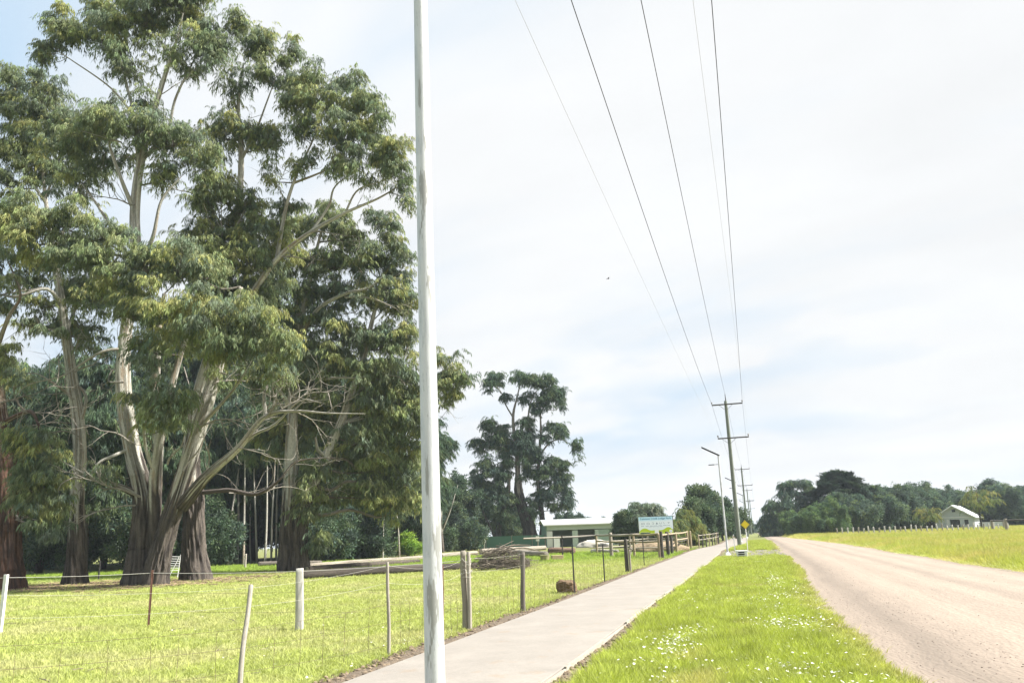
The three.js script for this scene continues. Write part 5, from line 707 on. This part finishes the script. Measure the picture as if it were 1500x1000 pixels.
// sign board with the park's name
{
  const W = 900, H = 470, c = document.createElement('canvas'); c.width = W; c.height = H; const x = c.getContext('2d');
  x.fillStyle = '#e9f1f8'; x.fillRect(0, 0, W, H); x.fillStyle = '#bfe4f4'; x.fillRect(0, 0, W, 92); x.fillStyle = '#dcebf6'; x.fillRect(0, 92, W, 30);
  x.fillStyle = '#0f5f95'; x.font = 'bold 64px sans-serif'; x.textAlign = 'center'; x.fillText('Cannons Creek Lodge Park', W / 2, 72);
  x.strokeStyle = '#5b6f84'; x.fillStyle = '#5b6f84'; x.lineWidth = 6; x.lineJoin = 'round';
  const draw = (pts, close) => { x.beginPath(); pts.forEach(([a, b], i) => i ? x.lineTo(a, b) : x.moveTo(a, b)); if (close) x.closePath(); x.stroke(); };
  draw([[70, 200], [70, 165], [105, 165], [105, 200], [60, 200], [150, 200], [140, 150], [125, 180]]); draw([[215, 200], [215, 160], [275, 160], [290, 180], [290, 200], [215, 200]]); draw([[345, 165], [375, 150], [400, 170], [385, 200], [350, 195]]);
  x.beginPath(); x.moveTo(450, 200); x.lineTo(478, 150); x.lineTo(505, 200); x.fill(); draw([[545, 155], [555, 195], [595, 195], [605, 155]]); draw([[655, 150], [665, 190], [690, 195]]); draw([[760, 165], [800, 165], [780, 190], [825, 160]]);
  x.fillStyle = '#7b8ba5'; for (let i = 0; i < 7; i++) x.fillRect(60 + i * 115, 238, 78 + (i % 3) * 10, 9); for (let i = 0; i < 4; i++) x.fillRect(270 + i * 95, 262, 70, 7);
  x.fillStyle = '#b9cf1f'; x.beginPath(); x.moveTo(0, H); x.lineTo(0, 385); x.bezierCurveTo(60, 330, 90, 305, 150, 305); x.bezierCurveTo(230, 305, 250, 375, 360, 365); x.bezierCurveTo(480, 350, 560, 380, 640, 350); x.bezierCurveTo(700, 310, 740, 285, 790, 290); x.bezierCurveTo(840, 300, 860, 350, W, 350); x.lineTo(W, H); x.fill();
  x.fillStyle = '#d8e08a'; x.fillRect(0, 400, 260, 12); x.fillStyle = '#17414e'; x.fillRect(30, 415, 260, 28); x.fillStyle = '#f4f4f4'; x.fillRect(410, 345, 105, 105); x.beginPath(); x.arc(835, 395, 42, 0, 7); x.fill(); x.fillStyle = '#8f9aa0'; x.beginPath(); x.arc(835, 395, 12, 0, 7); x.fill();
  const tex = new THREE.CanvasTexture(c); tex.colorSpace = THREE.SRGBColorSpace; tex.anisotropy = 8;
  const t = thing('park_sign', 'wide printed park sign with blue title and green hills', 'sign', G0(-7.55, -66.5), 0.28);
  part('board', box(2.8, 1.42, 0.05, 0, 2.18, 0), whitePaint, t);
  part('printed_face', new THREE.PlaneGeometry(2.78, 1.4).translate(0, 2.18, 0.03), new THREE.MeshStandardMaterial({ map: tex, roughness: 0.45 }), t);
  part('frame', mergeGeometries([box(2.86, 0.04, 0.06, 0, 2.91, -0.002), box(0.04, 1.46, 0.06, 1.42, 2.18, -0.002)]), darkSteel, t);
  for (const s of [-1.15, 1.15]) part('post', box(0.09, 2.9, 0.09, s, 1.2, -0.075), greyTimber, t);
}

// shed with open bays
{
  const A = [-24.85, -98.4], B = [-12.6, -102.7], L = Math.hypot(B[0] - A[0], B[1] - A[1]);
  const t = thing('shed', 'long pale green metal shed with open bays and low roof', 'shed', [A[0], 0.34, A[1]], -Math.atan2(B[1] - A[1], B[0] - A[0]));
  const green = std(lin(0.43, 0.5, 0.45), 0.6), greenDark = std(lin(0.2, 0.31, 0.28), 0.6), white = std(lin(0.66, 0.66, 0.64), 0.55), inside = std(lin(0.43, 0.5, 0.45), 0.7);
  const dep = 7, hE = 2.75, bays = [[0.75, 3.25, 0], [3.95, 6.1, 0], [6.6, 8.6, 1], [9.15, 11.2, 0]];
  part('floor', box(L - 0.2, 0.08, dep - 0.2, L / 2, 0.02, -dep / 2), std(lin(0.2, 0.19, 0.17), 1), t);
  part('back_wall', box(L, hE + 0.5, 0.08, L / 2, (hE + 0.5) / 2 - 0.1, -dep), inside, t);
  const gable = new THREE.Shape([[0, -0.2], [dep, -0.2], [dep, hE + 0.25], [dep * 0.55, hE + 0.62], [0, hE]].map(p => new THREE.Vector2(...p)));
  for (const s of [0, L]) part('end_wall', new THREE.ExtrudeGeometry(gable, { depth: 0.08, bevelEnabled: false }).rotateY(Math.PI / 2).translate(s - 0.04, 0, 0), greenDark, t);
  part('header', box(L - 0.1, 0.6, 0.1, L / 2, hE - 0.3, 0.06), green, t);
  let x0 = 0.03; for (const [a, b] of [...bays, [L - 0.03, L]]) { if (a - x0 > 0.05) part('pillar', box(a - x0, hE - 0.6, 0.12, (a + x0) / 2, (hE - 0.6) / 2 - 0.1, 0.06), x0 < 0.1 ? white : green, t); x0 = b; }
  for (const [a, b, roll] of bays) if (roll) { const d = part('roller_door', box(b - a, hE - 0.65, 0.05, (a + b) / 2, (hE - 0.6) / 2 - 0.05, -0.02), green, t); for (let i = 0; i < 14; i++) part('slat', box(b - a - 0.04, 0.12, 0.02, (a + b) / 2, 0.1 + i * 0.145, 0.012, 0.008), std(lin(0.3, 0.4, 0.34), 0.6), d); }
  const roof = new THREE.Shape([[-0.45, hE + 0.02], [dep * 0.55, hE + 0.72], [dep + 0.3, hE + 0.3], [dep + 0.3, hE + 0.36], [dep * 0.55, hE + 0.8], [-0.45, hE + 0.1]].map(p => new THREE.Vector2(...p)));
  part('roof', new THREE.ExtrudeGeometry(roof, { depth: L + 0.8, bevelEnabled: false }).rotateY(Math.PI / 2).translate(-0.4, 0, 0), std(lin(0.6, 0.62, 0.62), 0.4, { metalness: 0.2 }), t);
  part('gutter', box(L + 0.8, 0.14, 0.12, L / 2, hE + 0.02, 0.52), white, t);
  const w = thing('white_panel', 'upright white sheet standing before the shed opening', 'panel', [-23.2, 0.36, -96.9], 0.3); part('sheet', box(0.75, 1.35, 0.05, 0, 0.68, 0), whitePaint, w);
  const s = thing('sand_heap', 'pale sand heap in front of the shed', 'heap', G0(-17.8, -93)); { const g = new THREE.SphereGeometry(1, 36, 18), p = g.attributes.position; for (let i = 0; i < p.count; i++) { const X = p.getX(i), Y = p.getY(i), Z = p.getZ(i), k = 1 + 0.25 * fbm(X * 2, Y * 2, Z * 2 + 9, 4); p.setXYZ(i, X * 2.2 * k, Math.max(-0.1, Y * 0.85 * k), Z * 1.4 * k); } g.computeVertexNormals(); part('heap', g, std(lin(0.42, 0.39, 0.34), 1, { bumpMap: grassBump, bumpScale: 0.05 }), s); }
}
{ // green shade-cloth fence and the two white notices before it
  const t = thing('shade_cloth_fence', 'long green shade-cloth fence beneath the lone gum', 'fence', [0, 0, 0]), P = [[-40.5, -101.5], [-37.2, -101.7], [-34, -101.8], [-30.2, -101], [-27, -99.4], [-25.1, -98.6]];
  P.forEach(([x, z], i) => { part('post', box(0.1, 1.75, 0.1, 0, 0.75, 0), greyTimber, t).position.set(x, rise(x, z), z); if (i) { const [a, b] = P[i - 1], L = Math.hypot(x - a, z - b) - 0.1, m = part('cloth_panel', box(L, 1.5, 0.02, 0, 0, 0, 0.002), std(lin(0.09, 0.2, 0.15), 0.9), t); m.position.set((x + a) / 2, rise(x, z) + 0.82, (z + b) / 2); m.rotation.y = -Math.atan2(z - b, x - a); } });
  for (const [x, z, l] of [[-33.6, -99.8, 'white notice on a post before the shade-cloth fence'], [-25.7, -97.2, 'white notice on a post against the black trunk']]) { const n = thing('notice', l, 'sign', G0(x, z)); part('post', box(0.1, 1.3, 0.1, 0, 0.6, 0), greyTimber, n); part('plate', box(0.42, 0.62, 0.04, 0, 1.15, 0.075), whitePaint, n); }
}

// felled logs, brush pile, tub, boulder, leaning gate
function log(name, a, b, r, label, col, group) {
  const L = Math.hypot(b[0] - a[0], b[1] - a[1]), t = thing(name, label, 'log', [a[0], 0, a[1]], 0, group), ya = rise(...a) + r * 0.85, yb = rise(...b) + r * 0.8, o = R(0, 40);
  part('bark', tube([[0, ya, 0, r], [(b[0] - a[0]) * 0.35, mix(ya, yb, 0.35) + 0.02, (b[1] - a[1]) * 0.35, r * 0.97], [(b[0] - a[0]) * 0.7, mix(ya, yb, 0.7), (b[1] - a[1]) * 0.7, r * 0.9], [b[0] - a[0], yb, b[1] - a[1], r * 0.82]], { seg: 20, step: 0.25, dent: (q, s, p, rr) => rr * 0.14 * fbm(Math.cos(q) * 1.5 + o, Math.sin(q) * 1.5, s * 0.6, 3), tint: (p, q, s) => { const k = 1 + 0.7 * N(Math.cos(q) * 2 + o, Math.sin(q) * 2, s * 0.5); return col.map(c => c * k); } }), barkMat, t);
  const d = new THREE.Vector3(b[0] - a[0], 0, b[1] - a[1]).normalize();
  const e = part('cut_end', new THREE.CylinderGeometry(r * 0.86, r * 0.86, 0.02, 18), paleTimber, t); e.position.set(-d.x * 0.006, ya, -d.z * 0.006); e.quaternion.setFromUnitVectors(V(0, 1, 0), d);
  return t;
}
log('log', [-21.7, -35.86], [-15.3, -43.9], 0.24, 'long dark fallen log lying behind the pale square post', [0.075, 0.062, 0.05], 'felled logs');
log('log', [-15.1, -44.1], [-12.9, -46.4], 0.26, 'dark log end half hidden by the brush pile', [0.09, 0.075, 0.06], 'felled logs');
log('log', [-27.2, -45.6], [-24.1, -56.2], 0.2, 'dark log lying under the long pale log', [0.1, 0.08, 0.065], 'felled logs');
log('log', [-30.2, -50.9], [-27.3, -66.8], 0.21, 'long pale barkless log behind the leaning gum', [0.33, 0.29, 0.235], 'felled logs');
log('log', [-27.1, -68.2], [-26.4, -76], 0.22, 'pale barkless log in line with another before the shade-cloth fence', [0.34, 0.3, 0.245], 'felled logs');
log('log', [-26.3, -77], [-22.2, -87], 0.28, 'pale log stretching from the brush pile to the black-trunked gum', [0.34, 0.3, 0.245], 'felled logs');
log('log', [-20.5, -68], [-15.9, -62.5], 0.3, 'short greyish log behind the brush pile top', [0.3, 0.27, 0.23], 'felled logs');
log('log', [-17.6, -70.5], [-15.2, -69.8], 0.32, 'thick reddish hollow log near the steel picket', [0.19, 0.12, 0.085], 'felled logs');
log('log', [-13.6, -69.9], [-11, -67.6], 0.2, 'pale log lying just outside the stockyard corner', [0.45, 0.42, 0.37], 'felled logs');
log('log', [-38.6, -57.4], [-33.5, -58.4], 0.22, 'grey log at the wood edge behind the dark trunks', [0.22, 0.19, 0.16], 'felled logs');
{
  rnd = mulberry(91);
  const t = thing('brush_pile', 'tangled heap of cut branches and sticks behind the wire fence', 'brush pile', G0(-13.1, -41.6)), bits = [];
  const ax = V(0.52, 0, -0.85).normalize().applyAxisAngle(V(0, 1, 0), 0.25), axis = V(0.93, 0, -0.36);
  for (let i = 0; i < 520; i++) {
    const u = gauss(), w = gauss() * 0.9, H = 1.15 * Math.exp(-u * u * 1.2) * Math.exp(-w * w * 1.1), c = V(axis.x * u * 1.9 - axis.z * w * 1.1, 0.08 + H * rnd(), axis.z * u * 1.9 + axis.x * w * 1.1);
    const d = V(axis.x + R(-0.9, 0.9), R(-0.35, 0.45), axis.z + R(-0.9, 0.9)).normalize(), L = R(0.35, 1.3), r = 0.006 + 0.03 * Math.pow(rnd(), 3), s = R(0.5, 1.5), col = [0.25 * s, 0.21 * s, 0.165 * s];
    const a = c.clone().addScaledVector(d, -L / 2), b = c.clone().addScaledVector(d, L / 2), m = c.clone().add(V(R(-0.12, 0.12), R(-0.05, 0.12), R(-0.12, 0.12))); a.y = Math.max(0.02, a.y); b.y = Math.max(0.02, b.y);
    const g = tube([[a.x, a.y, a.z, r], [m.x, m.y, m.z, r * 0.85], [b.x, b.y, b.z, r * 0.5]], { seg: 5, step: 0.4, tint: () => col });
    if (r > 0.018) part('branch', g, barkMat, t); else bits.push(g);
  }
  for (const [x0, y0, z0, x1, y1, z1] of [[-1.2, 0.3, 0.6, 0.6, 1.5, -0.5], [-0.6, 0.9, 0.3, 1.5, 1.25, -0.7], [0.2, 1.0, 0.2, 2.0, 0.9, -0.9]]) part('branch', tube([[x0, y0, z0, 0.045], [(x0 + x1) / 2 + 0.1, (y0 + y1) / 2 + 0.18, (z0 + z1) / 2, 0.036], [x1, y1, z1, 0.016]], { seg: 8, step: 0.3, tint: () => [0.36, 0.31, 0.25] }), barkMat, t);
  part('sticks', mergeGeometries(bits), barkMat, t).userData.kind = 'stuff';
  const tub = thing('stock_tub', 'squat olive-yellow tub on the grass beyond the brush pile', 'tub', G0(-13.9, -54.3)); part('tub', new THREE.CylinderGeometry(0.34, 0.28, 0.42, 20).translate(0, 0.21, 0), std(lin(0.27, 0.25, 0.12), 0.6), tub); part('rim', new THREE.TorusGeometry(0.34, 0.02, 6, 24).rotateX(Math.PI / 2).translate(0, 0.42, 0), std(lin(0.3, 0.28, 0.15), 0.6), tub);
  const blk = thing('sawn_block', 'square pale timber block lying near the olive tub', 'block', G0(-13.3, -55.5), 0.4); part('block', box(0.8, 0.36, 0.5, 0, 0.18, 0, 0.02), timber(lin(0.42, 0.34, 0.2)), blk);
  const rock = thing('earth_clump', 'squarish brown clump of earth against the wire fence', 'clump', G0(-5.42, -23.6)); { const g = new THREE.IcosahedronGeometry(0.5, 4), p = g.attributes.position; for (let i = 0; i < p.count; i++) { const X = p.getX(i), Y = p.getY(i), Z = p.getZ(i), q = 0.5 / Math.pow(Math.pow(Math.abs(X), 5) + Math.pow(Math.abs(Y), 5) + Math.pow(Math.abs(Z), 5), 0.2), k = q * (1 + 0.35 * fbm(X * 4, Y * 4, Z * 4 + 2, 4)); p.setXYZ(i, X * k * 0.55, 0.16 + Y * k * 0.42, Z * k * 0.45); } g.computeVertexNormals(); part('clump', g, std(lin(0.15, 0.1, 0.055), 1, { bumpMap: grassBump, bumpScale: 0.03 }), rock); }
}
{ // light steel gate leaf propped against the dark trunk
  const t = thing('propped_gate', 'small white slatted gate leaf propped between the big trunks', 'gate', G0(-33.4, -40.6), 0.5), w = 0.95, h = 1.4;
  for (const s of [-1, 1]) part('stile', box(0.045, h, 0.03, s * w / 2 * (s < 0 ? 1 : 1), h / 2, 0), whitePaint, t);
  for (let i = 0; i < 7; i++) part('slat', box(w - 0.05, 0.035, 0.02, 0, 0.5 + i * 0.13, 0), whitePaint, t);
  for (const s of [-1, 1]) { const b = part('brace', box(0.035, 1.25, 0.018, 0, 0, 0.03), whitePaint, t); b.position.set(s * 0.2, 0.66, 0.012); b.rotation.z = -s * 0.33; }
  t.rotation.x = -0.12;
  const p = thing('dark_post', 'dark steel post in the grass between the slim gum and the big trunks', 'post', G0(-38.8, -40.9)); part('post', box(0.09, 1.25, 0.06, 0, 0.55, 0), darkSteel, p);
  const q = thing('pale_post', 'pale round post at the wood edge between dark trunks', 'post', G0(-38.2, -55)); part('post', roughPost(0.08, 1.1), paleTimber, q);
}

// across the road: fence, gate, house
{
  const t = thing('field_fence', 'long line of pale weathered posts across the field', 'fence', [0, 0, 0]);
  const P = []; for (let i = 0; i < 34; i++) { const u = i / 33; P.push([10.6 + u * 21 , -113.5 - u * 7 + 3 * Math.sin(u * 2)]); }
  P.forEach(([x, z], i) => { part('post', roughPost(0.095, R(0.95, 1.25), { seg: 8, lean: [R(-0.08, 0.08), 0] }), i % 4 ? whiteTimber : greyTimber, t).position.set(x, rise(x, z), z); if (i) for (const y of [0.35, 0.7, 1.0]) part('wire', strand([P[i - 1][0], rise(x, z) + y, P[i - 1][1]], [x, rise(x, z) + y, z], 0.004, 0.02, 2), wireMat, t); });
  const g = thing('strainer_posts', 'two stout grey strainer posts joined by a dark rail beside the field fence', 'gate', [0, 0, 0]);
  for (const [x, z, h] of [[28.3, -112, 1.45], [27.9, -104.8, 1.6], [33.5, -100, 1.5]]) part('post', roughPost(0.17, h, { seg: 12 }), greyTimber, g).position.set(x, rise(x, z), z);
  part('rail', strand([28.3, 0.4 + 1.35, -112], [27.9, 0.38 + 1.35, -104.8], 0.09, 0, 3), darkTimber, g); part('rail', strand([27.9, 0.36 + 1.4, -104.8], [33.5, 0.34 + 1.35, -100], 0.08, 0, 3), darkTimber, g);
}
{
  const t = thing('farmhouse', 'small weatherboard house with gabled front and open carport', 'house', G0(33.6, -155.5), -0.36);
  const wall = std(lin(0.43, 0.46, 0.47), 0.8), trim = std(lin(0.62, 0.62, 0.6), 0.7), glass = std(lin(0.02, 0.025, 0.03), 0.15), w = 6.8, dp = 9, h = 2.5;
  part('side_wall', box(0.12, h, dp, -w / 2, h / 2, -dp / 2), wall, t); part('side_wall', box(0.12, h, dp, w / 2, h / 2, -dp / 2), wall, t); part('back_wall', box(w, h, 0.12, 0, h / 2, -dp), wall, t);
  const front = (x0, x1, y0, y1) => part('wall_panel', box(x1 - x0, y1 - y0, 0.1, (x0 + x1) / 2, (y0 + y1) / 2, 0, 0.003), wall, t);
  front(-3.4, -1.35, 0, h); front(-0.9, -0.75, 0, h); front(0.95, 1.75, 0, h); front(1.75, 2.45, 0, 0.9); front(1.75, 2.45, 2.0, h); front(2.45, 3.4, 0, h); front(-1.35, -0.9, 2.2, h); front(-0.75, 0.95, 2.05, h);
  const win = part('window', box(0.7, 1.1, 0.03, 2.1, 1.45, -0.03), glass, t); part('frame', mergeGeometries([box(0.78, 0.06, 0.06, 2.1, 2.02, 0.06), box(0.78, 0.06, 0.08, 2.1, 0.88, 0.06)]), trim, win);
  part('door', box(0.45, 2.15, 0.04, -1.12, 1.1, -0.03), trim, t);
  for (let i = 0; i < 12; i++) { const y = h + 0.05 + i * 0.17, half = w / 2 * (1 - (y - h) / 2.15) - 0.05; if (half > 0.1) part('weatherboard', box(half * 2, 0.16, 0.04, 0, y + 0.08, 0.03 + (i % 2) * 0.004, 0.004), wall, t); }
  part('gable_vent', box(0.6, 0.5, 0.05, 0.15, 3.75, 0.08), glass, t); part('band', box(w, 0.16, 0.06, 0, h - 0.02, 0.085), trim, t);
  for (const s of [-1, 1]) { const L = Math.hypot(4.1, 2.45), r = part('roof_slope', box(L, 0.1, dp + 1, 0, 0, 0, 0.01), std(lin(0.5, 0.52, 0.53), 0.45, { metalness: 0.2 }), t); r.position.set(s * 1.98, 3.55, -dp / 2 + 0.2); r.rotation.z = -s * 0.56; const f = part('bargeboard', box(L, 0.2, 0.05), trim, r); f.position.set(0, -0.06, dp / 2 + 0.53); }
  const a = thing('garden_wall', 'low pale wall and outbuilding beside the weatherboard house', 'wall', G0(40, -158), -0.3); part('wall', box(4, 1.1, 0.2, 0, 0.55, 0), wall, a); part('coping', box(4.2, 0.1, 0.3, 0, 1.15, 0), trim, a); t.scale.setScalar(0.88);
}
{ // a bird far up
  const t = thing('bird', 'tiny dark bird gliding under the cloud', 'bird', [-6.06, 14.94, -39.9], 0.6);
  const s = new THREE.SphereGeometry(0.05, 12, 8).scale(2.2, 0.8, 0.8); const wing = k => { const g = new THREE.BufferGeometry(); g.setAttribute('position', new THREE.Float32BufferAttribute([0.05, 0.01, 0, -0.06, 0.01, 0, -0.05, 0.06, k * 0.2, 0.03, 0.06, k * 0.18, -0.06, 0.03, k * 0.36, 0.05, -0.01, 0, -0.06, -0.005, 0], 3)); g.setIndex([0, 1, 2, 0, 2, 3, 3, 2, 4, 5, 3, 0, 6, 2, 1]); g.computeVertexNormals(); return g; };
  const m = std(lin(0.03, 0.03, 0.035), 0.8, { side: THREE.DoubleSide }); part('body', s, m, t); part('wing', wing(1), m, t); part('wing', wing(-1), m, t); t.scale.setScalar(0.6);
}
scene.fog = new THREE.FogExp2(new THREE.Color(0.80, 0.90, 1.0), 0.0003);
shade(scene);
renderer.render(scene, camera);
